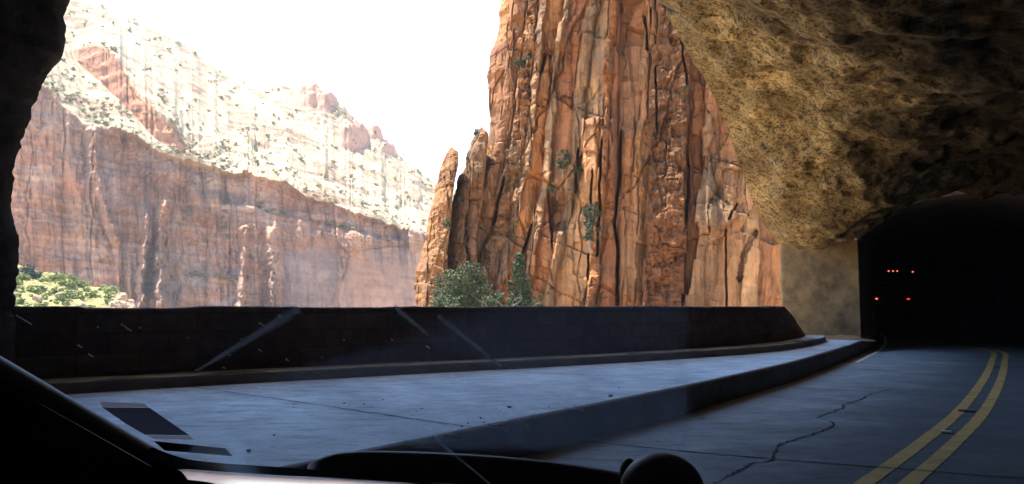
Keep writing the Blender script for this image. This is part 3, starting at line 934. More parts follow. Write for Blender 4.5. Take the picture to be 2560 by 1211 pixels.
def gpath(pts, z, n=24, jit=0.0):
    p = catmull([at_z(x, y, z)[:2] for x, y in pts], n)
    return p + rng.normal(0, jit, p.shape)
for pts in ([(1420, 1100), (1750, 1133), (2100, 1162), (2620, 1203)], [(1905, 967), (2200, 982), (2620, 1010)], [(2110, 906), (2330, 914), (2620, 923)]):
    strip(gpath(pts, 0, 40, .006), 0.03, 0.006, M['gap'], 'slab_joint', road, jag=.3)
for pts in ([(470, 968), (700, 1000), (950, 1037), (1190, 1072)], [(1340, 932), (1540, 943), (1725, 953)]):
    strip(gpath(pts, KH, 40, .006), 0.022, KH + .009, M['gap'], 'slab_joint', pavement, jag=.3)
crk = [(1780, 1211), (1850, 1178), (1880, 1160), (1925, 1152), (1945, 1115), (1990, 1100), (2055, 1078), (2085, 1062), (2062, 1050)]
strip(gpath(crk, 0, 90, .012), 0.022, 0.0065, M['gap'], 'crack', road, jag=.7)
crk = [(2040, 1046), (2060, 1038), (2105, 1022), (2110, 1012), (2150, 1000), (2180, 985), (2250, 970)]
strip(gpath(crk, 0, 70, .014), 0.022, 0.0066, M['gap'], 'crack', road, jag=.7)

# road studs on the centre line
def stud():
    bm = bmesh.new()
    box_bm(bm, (0.11, 0.10, 0.024), (0, 0, .012), bevel=.009)
    return bm_mesh(bm)
smesh = stud()
for i, (x, y, l) in enumerate([(2366, 1083, 'pale worn road stud between the yellow lines, nearest the camera'), (2418, 1030, 'dark broken road stud between the yellow lines, second from the camera'), (2490, 921, 'small dark road stud between the yellow lines, farthest from the camera')]):
    p = at_z(x, y, 0)
    o = link('road_stud', smesh if i == 0 else smesh.copy(), M['reflector'] if i == 0 else M['pebble'])
    if i: o.data.materials.clear(); o.data.materials.append(M['pebble'])
    o.location = (p[0], p[1], .006); o.rotation_euler[2] = R(-37)
    if i == 1: o.scale = (2.0, 1.0, 1.0)
    tag(o, l, 'road stud', 'road studs along the yellow centre line')

# ------------------------------------------------------------------ parapet wall with its ledge
wall = empty('parapet_wall', (0.15, 15, KH), 'long low dark stone parapet wall closing off the gallery window', 'wall')
n = 420
lp = resample(ledge, n)
LH = KH + 0.15
ledge_prof = [(0.0, KH - .02), (0.012, LH - .02), (0.03, LH), (0.62, LH + .005)]
lgP = sweep2d(lp, ledge_prof)
lgP[:, 2:3, 2] += 0.01 * fbm(np.arange(n) / 20, 1, 1, 3)[:, None]
link('ledge', grid_mesh(lgP), M['kerb'], wall)
ledge_top = sweep2d(lp, [(0.034, LH + .004), (0.66, LH + .008)])
link('ledge_top', grid_mesh(ledge_top), M['walk'], wall)
TOPZ = np.interp(np.arange(n), [0, 60, 110, 200, n - 1], [1.40, 1.44, 1.47, 1.475, 1.48])
nrow = 22
WP = np.zeros((n, nrow + 8, 3))
blend = np.interp(np.arange(n), [n - 70, n - 10], [0, 1]).clip(0, 1)
course = np.floor(np.arange(n) * 0.085 + 0.4 * vnoise(np.arange(n) / 9, 0, 0))
topj = 0.03 * vnoise(course * 3.1, .5, .5) + .012 * fbm(np.arange(n) / 2.5, 1, 1, 3)
for k in range(nrow):
    f = k / (nrow - 1)
    off = 0.62 + 0.10 * f ** 1.2
    z = LH - .01 + (TOPZ + topj - LH + .01) * f
    q = sweep2d(lp, [(0, 0)])[:, 0]
    d_ = np.gradient(lp, axis=0); d_ /= np.linalg.norm(d_, axis=1)[:, None]
    nl = np.stack([-d_[:, 1], d_[:, 0]], 1)
    rough = 0.04 * fbm(np.arange(n) / 7, z * 3.4, 1, 4) + .035 * vnoise(np.floor(np.arange(n) * .11 + 5 * np.floor(f * 4.2)) * 2.3, np.floor(f * 4.2) * 1.7, .5)
    WP[:, k, :2] = lp + nl * (off + rough + blend * 0.55 * f)[:, None]
    WP[:, k, 2] = z
for k, (do, dz) in enumerate([(0.03, .012), (0.12, .018), (0.3, .02), (0.42, .012), (0.46, -.03), (0.48, -.3), (0.5, -1.2), (0.52, -3.0)]):
    WP[:, nrow + k, :2] = WP[:, nrow - 1, :2] + nl * do
    WP[:, nrow + k, 2] = WP[:, nrow - 1, 2] + dz + (0.012 * fbm(np.arange(n) / 5, k * 1.0, 2, 3) if 0 < k < 4 else 0)
wm = grid_mesh(WP)
uv = wm.uv_layers.new(name='UVMap')
su = np.concatenate([[0], np.cumsum(np.linalg.norm(np.diff(lp, axis=0), axis=1))])
vi = np.zeros(len(wm.loops), np.int32); wm.loops.foreach_get('vertex_index', vi)
uvv = np.stack([su[vi // (nrow + 8)], WP.reshape(-1, 3)[vi, 2]], 1).astype(np.float32)
uv.data.foreach_set('uv', uvv.reshape(-1))
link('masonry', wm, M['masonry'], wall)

# ------------------------------------------------------------------ tunnel: roof, walls, pillar, lining
tunnel = empty('tunnel', (9.8, 20, 0), 'rough hewn rock tunnel with a gallery window and an arched concrete bore', 'tunnel')
PIN = np.array([12.1, 27.4]); POUT = np.array([9.83, 28.9])

LIP = [(-4.6, 11.6, 7.0), (-2, 13.8, 8.6), (0.5, 15.6, 9.2), (3.5, 18, 8.5)]
TR = [(1655, 0), (1672, 40), (1700, 90), (1728, 142), (1760, 190), (1790, 255), (1815, 310), (1835, 365), (1852, 415), (1870, 470), (1890, 525), (1915, 568), (1945, 606)]
lipXY = catmull([(-4.6, 11.6), (-2, 13.8), (.5, 15.6), (3.3, 18), (5.0, 20.4), (6.5, 22.8), (7.8, 25.1), (8.9, 27.2), (9.6, 28.6), (10.0, 29.3)], 300)
def on_lip(px, py):
    # where the pixel's ray crosses the plan line of the opening
    d = ray(px, py)
    c = lipXY[:, 0] * d[1] - lipXY[:, 1] * d[0]
    i = int(np.argmin(np.abs(c)))
    Y = lipXY[i, 1]
    return np.array([d[0] / d[1] * Y, Y, EYE + d[2] / d[1] * Y])
lip_pts = [np.array(p, float) for p in LIP[:3]] + [on_lip(x, y) for x, y in TR]
lip_pts = np.array(lip_pts)
crown = [(2.2, 5.6, 6.4), (3.9, 8.0, 6.4), (5.2, 9.8, 6.4), (6.6, 11.8, 6.4), (7.1, 12.5, 6.4), (7.6, 13.2, 6.4), (8.1, 14.0, 6.4), (8.7, 14.9, 6.4), (9.3, 15.8, 6.3), (9.9, 16.7, 6.3), (10.5, 17.6, 6.2), (11.1, 18.6, 6.2), (11.7, 19.5, 6.1), (12.3, 20.5, 6.0), (13.1, 21.8, 5.85), (14.1, 23.4, 5.7)]
def station(L, C, sag=0.0, bul=0.0):
    L, C = np.array(L, float), np.array(C, float)
    per = np.array([0.82, -0.57, 0])
    a = L * .7 + C * .3; a[2] = L[2] * .62 + C[2] * .38 + sag
    b = L * .35 + C * .65; b[2] = L[2] * .25 + C[2] * .75 + sag * .6
    R1 = C + per * 2.2; R1[2] = C[2] - 0.7
    R2 = C + per * 3.7; R2[2] = 3.6
    R3 = C + per * 4.2; R3[2] = 1.6
    R4 = C + per * 4.3; R4[2] = -0.1
    return catmull([L, a, b, C, R1, R2, R3, R4], 90)
st = [station((-13, -7, 4.6), (-5.0, -5.5, 6.2)), station((-9.2, 2.0, 4.6), (-1.0, 1.2, 6.4)), station((-6.6, 9.0, 5.4), (1.4, 4.5, 6.4))]
for i, (L, C) in enumerate(zip(lip_pts, crown)):
    f = i / len(crown)
    st.append(station(L, C, sag=0.3 * sst(.2, .45, f) - 1.1 * sst(.45, .85, f)))
# last stations: bend onto pillar top + ring
def ring_pt(t):      # arch line across the bore; t metres to the right of the pillar
    xy = PIN + np.array([.83, -.55]) * t
    z = 3.8 + 1.45 * math.sqrt(max(0, 1 - ((t - 3.8) / 3.8) ** 2)) if 0 <= t <= 7.6 else 3.8
    return np.array([xy[0], xy[1], z])
def ring_station(back, lift, lz):
    o = np.array([-.55, -.83, 0]) * back
    L = np.array([POUT[0], POUT[1], lz]) + o
    pts = [L, (L + ring_pt(0)) / 2 + o / 2 + np.array([0, 0, lift * .5 + .1])]
    for t in (0.0, .6, 1.4, 2.4, 3.8, 5.2, 6.4, 7.4):
        pts.append(ring_pt(t) + o + np.array([0, 0, lift]))
    q = ring_pt(7.7) + o; q[2] = 2; pts.append(q)
    q = ring_pt(7.8) + o; q[2] = -.1; pts.append(q)
    return catmull(pts, 90)
st.append(ring_station(0.35, .34, 3.95))
st.append(ring_station(-.2, .24, 4.0))
st = np.array(st)
ns = 330
RP = np.stack([catmull(st[:, k], ns) for k in range(st.shape[1])], 1)
# refine across
RP = np.stack([resample(RP[i], 260) for i in range(ns)], 0)
nrm = np.cross(np.gradient(RP, axis=0), np.gradient(RP, axis=1))
nrm /= np.linalg.norm(nrm, axis=-1)[..., None] + 1e-9
if nrm[ns // 2, 120, 2] > 0: nrm = -nrm
X, Y, Z = RP[..., 0], RP[..., 1], RP[..., 2]
ii = np.linspace(0, 1, ns)[:, None]; jj = np.linspace(0, 1, 260)[None]
amp = sst(0, .03, 1 - ii) * (0.14 + 0.86 * sst(0, .08, jj))
disp = 0.5 * terrace(fbm(X / 3.4, Y / 3.4, Z / 3.4, 5), 5, .3) + 0.4 * fbm(X / 2.6 + 7, Y / 2.6, Z / 2.6, 4) + 0.2 * fbm(X / .8, Y / .8, Z / .8, 3) + 0.05 * fbm(X / .25, Y / .25, Z / .25, 3)
disp += 0.4 * ridged(X / 5 + Y / 9, Y / 5, Z / 4, 3) + .05 * fbm(X / .45, Y / .45, Z / .45, 2)
RP = RP + nrm * (disp * amp)[..., None]
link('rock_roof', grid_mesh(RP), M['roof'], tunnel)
_c = PIN + np.array([.83, -.55]) * 3.8 + np.array([.55, .83]) * .32
PF = []
for sc_ in (1.0, 1.12, 1.3):
    row = []
    for a in np.linspace(0, math.pi, 40):
        o_ = -3.8 * math.cos(a) * sc_; z_ = 3.8 + 1.45 * math.sin(a) * (1 if sc_ == 1 else 1.0 + (sc_ - 1) * 2.2) - (0 if sc_ == 1 else 0)
        row.append([_c[0] + .83 * o_, _c[1] - .55 * o_, z_])
    PF.append(row)
link('portal_face', grid_mesh(np.array(PF)), M['lining'], tunnel)
# concrete ring round the mouth of the bore
AR = []
for k_ in range(5):
    row = []
    for a in np.linspace(0, math.pi, 60):
        e_ = [0, 0, .19, .21, .21][k_]; b_ = [.6, .012, 0, .015, .5][k_]
        o_ = -(3.8 + e_ * .6) * math.cos(a); z_ = 3.8 + (1.45 + e_) * math.sin(a)
        c_ = PIN + np.array([.83, -.55]) * 3.8 + np.array([.55, .83]) * (b_ - .12)
        row.append([c_[0] + .83 * o_, c_[1] - .55 * o_, z_])
    AR.append(row)
link('arch_ring', grid_mesh(np.array(AR)), M['ring'], tunnel)

# outer face above the window, with an unseen overhang added to stop the sun
outw = np.array([-.7, .7, 0])
lipd = RP[:, 0]
rad = lipd.copy(); rad[:, 2] = 0; rad /= np.linalg.norm(rad, axis=1)[:, None]
upz = np.array([0, 0, 1.0])
zt_ = np.maximum(lipd[:, 2], 0)
hi = lipd.copy(); hi[:, 2] = 20
rowsO = [lipd, lipd + rad * .15 + upz * .3, lipd + rad * .5 + upz * 1.5, lipd * .5 + hi * .5 + rad * .9, hi + rad * 1.2, hi + rad * 1.2 + outw * 9.5 + upz * 1, hi + outw * 10 + upz * 14]
OP = np.stack(rowsO, 0)
link('outer_sunblock', grid_mesh(OP), M['roof'], tunnel)

# rock jamb on the left: sheet whose leading edge is the traced outline
JT = [(28, 1000), (30, 900), (34, 860), (33, 800), (36, 760), (40, 700), (41, 620), (36, 560), (28, 480), (30, 420), (42, 375), (58, 335), (72, 300), (84, 262), (104, 215), (122, 180), (150, 140), (158, 105), (160, 70), (168, 30), (171, 0), (178, -60), (200, -160), (260, -300), (330, -420)]
JE = []
for x, y in JT:
    d = ray(x, y)
    # crosses the plan line of the opening near its left end
    s = np.linspace(0, 1, 400)
    lx = -6.9 + 3.2 * s; ly = 9.4 + 2.9 * s
    k = int(np.argmin(np.abs(lx * d[1] - ly * d[0])))
    JE.append([d[0] / d[1] * ly[k], ly[k], EYE + d[2] / d[1] * ly[k]])
JE = np.array(JE); JE[0, 2] = -0.2
JE = catmull(JE, 200)
JE[:, 0] += 0.05 * fbm(JE[:, 2] / .3, 2, 1, 4) + 0.03 * fbm(JE[:, 2] / .08, 2, 1, 2)
cols_ = []
for k, (dx, dy) in enumerate([(2.4, 4.4), (1.0, 2.6), (.0, 1.2), (-.12, .5), (-.06, .15), (0, 0), (-.02, -.2), (-.12, -.5), (-.3, -.9), (-.6, -1.8), (-1.2, -3.6), (-2.2, -6.4), (-3.4, -10), (-5, -15), (-7, -20)]):
    q = JE.copy()
    if k < 5: q[:, 0] -= dy * 1.0; q[:, 1] += dy
    else: q[:, 0] += dx; q[:, 1] += dy
    cols_.append(q)
JP = np.stack(cols_, 1)
JP = JP + 0.12 * fbm(JP[..., 0] / 1.2, JP[..., 1] / 1.2, JP[..., 2] / 1.2, 4)[..., None] * np.array([1, .3, 0]) * np.where(np.abs(np.arange(JP.shape[1]) - 5) < 1, 0, 1)[None, :, None]
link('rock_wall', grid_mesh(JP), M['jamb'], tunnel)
# back of the bore behind the camera
bk = prism([(-22, -9, -1), (12, -9, -1), (12, -9, 12), (-22, -9, 12)], (0, -1, 0))
link('end_wall', bk, M['jamb'], tunnel)
lw = prism([(-22, -10, -1), (-22, 6, -1), (-22, 6, 12), (-22, -10, 12)], (-1, 0, 0))
link('side_wall', lw, M['jamb'], tunnel)
lw = prism([(-22, -10, 7.4), (12, -10, 7.4), (4, 3, 7.4), (-6, 9.5, 7.4), (-22, 6, 7.4)], (0, 0, 1))
link('rock_slab', lw, M['jamb'], tunnel)

# concrete pillar at the far end of the window
pd = np.array([.42, .91])
def pil(t, dpt, z):
    xy = PIN + (POUT - PIN) * t + pd * dpt
    return np.array([xy[0], xy[1], z])
bm = bmesh.new()
NU, NZ = 26, 40
front = []
V = []; Fc = []
ring_uv = [(1.0, 2.8), (1.0, 1.2), (1.0, 0.06), (.985, 0.0)] + [(x, 0.0) for x in np.linspace(.95, .03, NU)] + [(.012, 0.0), (0.0, .03), (0.0, .5), (0.0, 3.0)]
PG = np.zeros((NZ, len(ring_uv), 3))
for i, z in enumerate(np.linspace(-.1, 4.35, NZ)):
    for j, (u, dp) in enumerate(ring_uv):
        PG[i, j] = pil(u, dp, z)
q = 0.035 * fbm(PG[..., 0] * .9, PG[..., 1] * .9, PG[..., 2] * .9, 4) + 0.012 * fbm(PG[..., 0] * 5, PG[..., 1] * 5, PG[..., 2] * 5, 2)
PG[..., 0] -= q * .55; PG[..., 1] -= q * .83
link('pillar', grid_mesh(PG), M['pillar'], tunnel)

# lined bore beyond
axis = catmull([(15.25, 25.3), (17.6, 29.4), (20.2, 35), (23.4, 42.5), (27, 50.5), (30, 57.5)], 90)
prof = [(3.8, -.05), (3.8, 1.2), (3.8, 2.6), (3.8, 3.8)]
for a in np.linspace(0, math.pi, 30)[1:-1]:
    prof.append((3.8 * math.cos(a), 3.8 + 1.45 * math.sin(a)))
prof += [(-3.8, 3.8), (-3.8, 2), (-3.8, -.05), (-3.8, -.06), (3.8, -.06)]
LPn = sweep2d(axis, prof)
# front ring: thickness of lining
ring_out = sweep2d(axis[:1].repeat(2, 0) + np.array([[0, 0], [.001, .0015]]), [(o * 1.05 if z > 3.8 else o * 1.002, 3.8 + (z - 3.8) * 1.14 if z >= 3.8 else z) for o, z in prof])[:1]
LPn = np.concatenate([ring_out, LPn], 0)
link('arch_lining', grid_mesh(LPn, flip=True), M['lining'], tunnel)
endp = LPn[-1]
link('bore_cap', mesh_from(endp, [tuple(range(len(endp)))], False), M['lining'], tunnel)  # flat cap added to close the bore against outside light

# dirt at the pillar foot
dn = 30
DP = np.zeros((dn, 40, 3))
for i in range(dn):
    for j in range(40):
        u = -.15 + 1.2 * j / 39; dpt = -.95 + 1.0 * i / (dn - 1)
        p = pil(u, dpt, KH + .004)
        e = min(1, i / 10, j / 8, (39 - j) / 8)
        p[2] += -.02 + e * (.05 + .11 * (i / dn) ** 2) + .03 * float(vnoise(p[0] * 6, p[1] * 6, 0)) * e
        DP[i, j] = p
tag(link('dirt_heap', grid_mesh(DP), M['dirt']), 'heap of reddish dirt and grit at the foot of the concrete pillar', 'dirt')

# ------------------------------------------------------------------ truck ahead in the bore
YT = 46.0
def tp(x, y): return at_y(x, y, YT)
tc = (tp(2192, 748) + tp(2272, 748)) / 2
truck = empty('truck', (tc[0], YT, 0), 'boxy truck almost lost in the dark bore, only its red tail lamps lit', 'truck')
bm = bmesh.new(); box_bm(bm, (2.2, 5.5, 2.3), (tc[0] + .05, YT + 2.85, 1.75), bevel=.08)
link('cargo_box', bm_mesh(bm), M['body'], truck)
bm = bmesh.new(); box_bm(bm, (2.0, 2.0, 1.7), (tc[0] + .05, YT + 6.6, 1.45), bevel=.2, seg=3)
link('cab', bm_mesh(bm), M['body'], truck)
bm = bmesh.new(); box_bm(bm, (2.15, .14, .2), (tc[0] + .05, YT + .02, .5), bevel=.03)
link('bumper', bm_mesh(bm), M['body'], truck)
for sx in (-.85, .9):
    for yy in (1.3, 6.6):
        bm = bmesh.new()
        bmesh.ops.create_cone(bm, cap_ends=True, segments=24, radius1=.42, radius2=.42, depth=.28, matrix=Matrix.Translation((tc[0] + sx, YT + yy, .42)) @ Matrix.Rotation(math.pi / 2, 4, 'Y'))
        w = link('wheel', bm_mesh(bm), M['rubber'], truck)
        bm = bmesh.new()
        bmesh.ops.create_cone(bm, cap_ends=True, segments=18, radius1=.22, radius2=.22, depth=.3, matrix=Matrix.Translation((tc[0] + sx, YT + yy, .42)) @ Matrix.Rotation(math.pi / 2, 4, 'Y'))
        link('rim', bm_mesh(bm), M['reflector'], w)
for (x, y, sx, sz, nm) in [(2192, 747, .19, .1, 'tail_light'), (2272, 748, .2, .085, 'tail_light'), (2222, 678, .11, .1, 'marker_light'), (2233, 678, .1, .09, 'marker_light'), (2243.5, 678, .1, .09, 'marker_light'), (2282.5, 680, .11, .09, 'marker_light')]:
    p = tp(x, y)
    bm = bmesh.new(); sx *= .8; sz *= .8; box_bm(bm, (sx, .08, sz), (p[0], YT + .04, p[2]), bevel=.025)
    l = link(nm, bm_mesh(bm), M['tail'], truck)
    if nm == 'marker_light' or x == 2192:
        bm = bmesh.new(); box_bm(bm, (sx * .5, .03, sz * .45), (p[0], YT - .012, p[2] - (sz * .2 if x == 2192 else 0)), bevel=.008)
        link('bulb', bm_mesh(bm), M['tail2'], l)

# ------------------------------------------------------------------ pebbles on the pavement
def pebble_mesh(seed):
    bm = bmesh.new()
    bmesh.ops.create_icosphere(bm, subdivisions=2, radius=1)
    for v in bm.verts:
        k = 1 + .3 * float(vnoise(v.co.x * 1.6 + seed, v.co.y * 1.6, v.co.z * 1.6))
        v.co = Vector((v.co.x * k, v.co.y * k * .8, v.co.z * k * .55))
    return bm_mesh(bm, True)
pms = [pebble_mesh(i * 3.3) for i in range(4)]
PEB = [(1526, 993, .045), (1270, 1019, .025), (1275, 1020, .03), (1414, 1006, .016), (1373, 1019, .016), (1322, 1018, .014), (685, 1225, .02), (860, 1010, .022), (910, 1012, .02), (957, 1000, .015), (1054, 1023, .016), (1040, 1031, .014), (1240, 1022, .016), (1202, 1047, .02), (1210, 1058, .016), (1170, 1060, .014), (685, 1090, .02), (622, 1130, .03), (600, 1030, .012), (1155, 1068, .014), (1260, 1048, .014), (1250, 1030, .013), (1548, 970, .016), (1571, 982, .014), (735, 1020, .013), (1760, 1047, .02)]
for i, (x, y, r_) in enumerate(PEB):
    z = 0 if (x, y) == (1760, 1047) else KH
    p = at_z(x, y, z)
    o = link('pebble', pms[i % 4], M['pebble'])
    o.location = (p[0], p[1], z + r_ * .35)
    o.scale = (r_ * .7,) * 3; o.rotation_euler = (0, 0, i * 1.7)
    if i == 0: tag(o, 'largest dark pebble on the pavement near the kerb edge', 'pebble', 'loose pebbles on the pavement')
    elif z == 0: tag(o, 'lone small stone lying on the road below the kerb', 'pebble', 'loose pebbles on the pavement')
    else: tag(o, 'tiny dark pebble lying on the bluish concrete pavement', 'pebble', 'loose pebbles on the pavement')

# ------------------------------------------------------------------ vegetation
def leaf_cloud(centers, radii, n, size, seed, flat=0.8, droop=0.0):
    r = np.random.default_rng(seed)
    c = np.array(centers); rad = np.array(radii)
    pr = rad ** 2 / (rad ** 2).sum()
    k = r.choice(len(c), n, p=pr)
    d = r.normal(size=(n, 3)); d /= np.linalg.norm(d, axis=1)[:, None]
    q = r.random(n) ** .45
    p = c[k] + d * (rad[k] * q)[:, None] * np.array([1, 1, flat])
    a = r.normal(size=(n, 3)); a[:, 2] *= .6; a /= np.linalg.norm(a, axis=1)[:, None]
    b = np.cross(a, r.normal(size=(n, 3))); b /= np.linalg.norm(b, axis=1)[:, None]
    s = size * (0.5 + r.random(n))[:, None]
    a = a * s; b = b * s * .5
    V = np.stack([p - a, p - b * .9 + a * .1, p + a, p + b], 1).reshape(-1, 3)
    me = bpy.data.meshes.new('mesh')
    me.vertices.add(len(V)); me.vertices.foreach_set('co', V.reshape(-1).astype(np.float32))
    me.loops.add(n * 4); me.loops.foreach_set('vertex_index', np.arange(n * 4, dtype=np.int32))
    me.polygons.add(n); me.polygons.foreach_set('loop_start', np.arange(0, n * 4, 4, dtype=np.int32)); me.polygons.foreach_set('loop_total', np.full(n, 4, np.int32))
    me.update(calc_edges=True)
    return me

def tree(name, loc, h, w, kind, seed, label, cat='tree', group=None, mat='pine', lean=0.0, n=2600, size=None, depth=None):
    r = random.Random(seed)
    loc = np.array(loc, float)
    root = empty(name, tuple(loc), label, cat, group)
    V, Fc = [], []
    trunk = [loc + np.array([lean * h * t + .03 * h * math.sin(5 * t + seed), .02 * h * math.cos(4 * t), h * t]) for t in np.linspace(-.05, .92 if kind != 'juniper' else .6, 9)]
    tr = [max(.012 * h, .03 * h * (1 - t * .9)) for t in np.linspace(0, 1, 9)]
    tube(V, Fc, trunk, tr)
    cs, rs = [], []
    depth = depth or w
    if kind == 'cone':
        for i in range(80):
            t = .04 + .96 * (i / 80) ** .9
            rad = w * .5 * (1 - t) ** .75 * (0.7 + .5 * r.random())
            a = r.random() * 6.28
            tip = loc + np.array([lean * h * t + rad * math.cos(a), rad * math.sin(a), h * t - .04 * h * r.random()])
            b0 = loc + np.array([lean * h * t, 0, h * (t - .03)])
            tube(V, Fc, [b0, (b0 + tip) / 2 + [0, 0, .01 * h], tip], [.008 * h, .006 * h, .003 * h], 4)
            for q in (.45, .75, 1.0):
                cs.append(b0 * (1 - q) + tip * q); rs.append(max(.05 * h, w * .13 * (1.1 - t)))
    else:
        m = 60 if n > 3000 else 26
        for i in range(m):
            a = r.random() * 6.28; e = r.random()
            rr = (0.25 + .75 * r.random()) * w * .5
            zt = h * (.25 + .68 * e) * (1 - .25 * (rr / (w * .5)) ** 2)
            tip = loc + np.array([rr * math.cos(a) + lean * h * e, rr * math.sin(a) * depth / w, zt])
            b0 = loc + np.array([lean * h * e * .5, 0, h * (.1 + .4 * e)])
            mid = (b0 + tip) / 2 + np.array([0, 0, .05 * h * r.uniform(-1, 1)])
            tube(V, Fc, [b0, mid, tip], [.014 * h, .009 * h, .004 * h], 4)
            cs.append(tip); rs.append(w * (.10 + .09 * r.random()))
            cs.append(mid * .4 + tip * .6); rs.append(w * (.09 + .07 * r.random()))
    link('trunk', mesh_from(V, Fc), M['bark'], root)
    me = leaf_cloud(cs, rs, n, size or max(.11, .017 * h), seed, .75)
    link('crown', me, M[mat], root)
    return root

def on_cliff(px, py, back=0.0):
    l = hit(RIGHT_BVH, px, py)
    return np.array(l)

def m_per_px(p): return np.linalg.norm(p - np.array([0, 0, EYE])) / F

# pines and junipers at the cliff foot (base hidden behind the parapet)
def base_tree(px, ytop, wpx, name, kind, seed, label, mat, cat='tree', group=None, Y=92.0, ybase=800, lean=0.0, n=2600):
    b = at_y(px, ybase, Y); top = at_y(px, ytop, Y)
    h = top[2] - b[2]; w = wpx * Y / F
    return tree(name, b, h, w, kind, seed, label, cat, group, mat, lean, n)
GT = 'evergreens along the foot of the red cliff'
base_tree(1165, 648, 128, 'juniper_tree', 'juniper', 3, 'broad dark green juniper at the foot of the spire', 'pine', group=GT, Y=86, ybase=812, n=11000)
base_tree(1298, 632, 78, 'fir_tree', 'cone', 5, 'tall cone shaped green fir right of the broad juniper', 'pine2', group=GT, Y=84, ybase=812, n=14000)
base_tree(1112, 672, 62, 'juniper_tree', 'juniper', 8, 'smaller thin juniper at the left edge of the broad one', 'pine', group=GT, Y=87, ybase=812, n=5000)
base_tree(1235, 722, 62, 'shrub', 'juniper', 12, 'low scraggly shrub between the broad juniper and the fir', 'pine2', 'shrub', GT, Y=83, ybase=800, n=2600)
base_tree(1345, 726, 40, 'shrub', 'juniper', 15, 'small sparse shrub on the right of the tall fir', 'pine2', 'shrub', GT, Y=83, ybase=800, n=1400)
base_tree(1120, 735, 90, 'shrub', 'juniper', 17, 'low open shrub over the parapet beneath the spire', 'pine2', 'shrub', GT, Y=83, ybase=800, n=2600)
# trees on ledges of the cliff
GL = 'trees clinging to ledges of the red cliff'
def ledge_tree(px, ybase, ytop, wpx, name, kind, seed, label, mat='pine', cat='tree', lean=0.0, n=1500):
    p = on_cliff(px, ybase)
    k = m_per_px(p)
    p = p - np.append(p[:2] / np.linalg.norm(p[:2]) * min(1.6, wpx * k * .4), 0)
    return tree(name, p, (ybase - ytop) * k * 1.02, wpx * k, kind, seed, label, cat, GL, mat, lean, n, depth=wpx * k * .7)
ledge_tree(1392, 500, 425, 66, 'pine_tree', 'juniper', 21, 'bushy bright green pine on the shelf above a dark hollow', 'pine2', n=2600)
ledge_tree(1408, 440, 372, 40, 'pine_tree', 'juniper', 22, 'thin grey green pine standing above the bushy pine', n=900)
ledge_tree(1478, 628, 500, 54, 'pine_tree', 'juniper', 23, 'narrow dark pine hanging in the crack right of the bushy pine', n=2600)
ledge_tree(1302, 176, 150, 28, 'shrub', 'juniper', 24, 'dark shrub high on the grey part of the cliff', cat='shrub', n=420)
ledge_tree(1324, 152, 136, 22, 'shrub', 'juniper', 25, 'smaller shrub just above and right of the highest dark shrub', cat='shrub', n=300)
ledge_tree(1716, 232, 214, 22, 'shrub', 'juniper', 26, 'tiny green shrub in the brown layered column near the roof', 'pine2', cat='shrub', n=260)
ledge_tree(1190, 345, 322, 16, 'shrub', 'juniper', 27, 'tiny shrub against the sky on the stepped shoulder', cat='shrub', n=220)
ledge_tree(1287, 566, 550, 14, 'shrub', 'juniper', 28, 'small vivid green shrub in a crack above the tall fir', 'bush', cat='shrub', n=220)
ledge_tree(1446, 438, 420, 20, 'shrub', 'juniper', 29, 'small shrub on the edge right of the bushy pine', cat='shrub', n=260)
ledge_tree(1120, 575, 548, 26, 'shrub', 'juniper', 30, 'dark shrub in the gully behind the spire', cat='shrub', n=360)
ledge_tree(1152, 512, 490, 20, 'shrub', 'juniper', 31, 'higher dark shrub in the gully behind the spire', cat='shrub', n=260)

# dead branches over the parapet
V, Fc = [], []
r_ = random.Random(4)
bx = at_y(1255, 790, 81)
for k in range(6):
    a = bx + np.array([r_.uniform(-1.6, 2.2), 0, 0])
    pts = [a]
    dd = np.array([r_.uniform(-.6, .6), 0, 1.0])
    for j in range(5):
        dd = dd + np.array([r_.uniform(-.7, .7), r_.uniform(-.2, .2), r_.uniform(-.3, .1)])
        pts.append(pts[-1] + dd / np.linalg.norm(dd) * .55)
    tube(V, Fc, pts, [.03, .026, .022, .017, .012, .008], 5)
tag(link('dead_bush', mesh_from(V, Fc), M['deadwood']), 'bare grey dead branches poking over the parapet beside the fir', 'bush')

# boulders and bushes on the talus
def bush_mesh(seed, n=90):
    r = np.random.default_rng(seed)
    c = [(0, 0, .45)] + [tuple(r.uniform(-.5, .5, 2)) + (r.uniform(.2, .75),) for _ in range(7)]
    return leaf_cloud(c, [.45] + [.34] * 7, n, .2, seed, .9)
bms = [bush_mesh(50 + i, 150) for i in range(5)]
for me in bms: me.materials.append(M['bush'])
sms = [bush_mesh(80 + i, 46) for i in range(5)]
for me in sms: me.materials.append(M['scrub'])
r_ = np.random.default_rng(5)
cnt = 0
while cnt < 150:
    x, y = r_.uniform(30, 325), r_.uniform(690, 790)
    if fbm(x / 30, y / 14, 3, 2) < -.25: continue
    l = hit(TAL_BVH, x, y)
    if l is None: continue
    o = link('bush', bms[cnt % 5])
    o.location = l - Vector((0, 0, .2))
    s = r_.uniform(.8, 2.5); o.scale = (s, s, s * r_.uniform(.7, 1.1)); o.rotation_euler[2] = r_.uniform(0, 6)
    tag(o, 'round green bush on the sunlit talus at the foot of the far wall', 'bush', 'bushes on the sunlit talus')
    cnt += 1
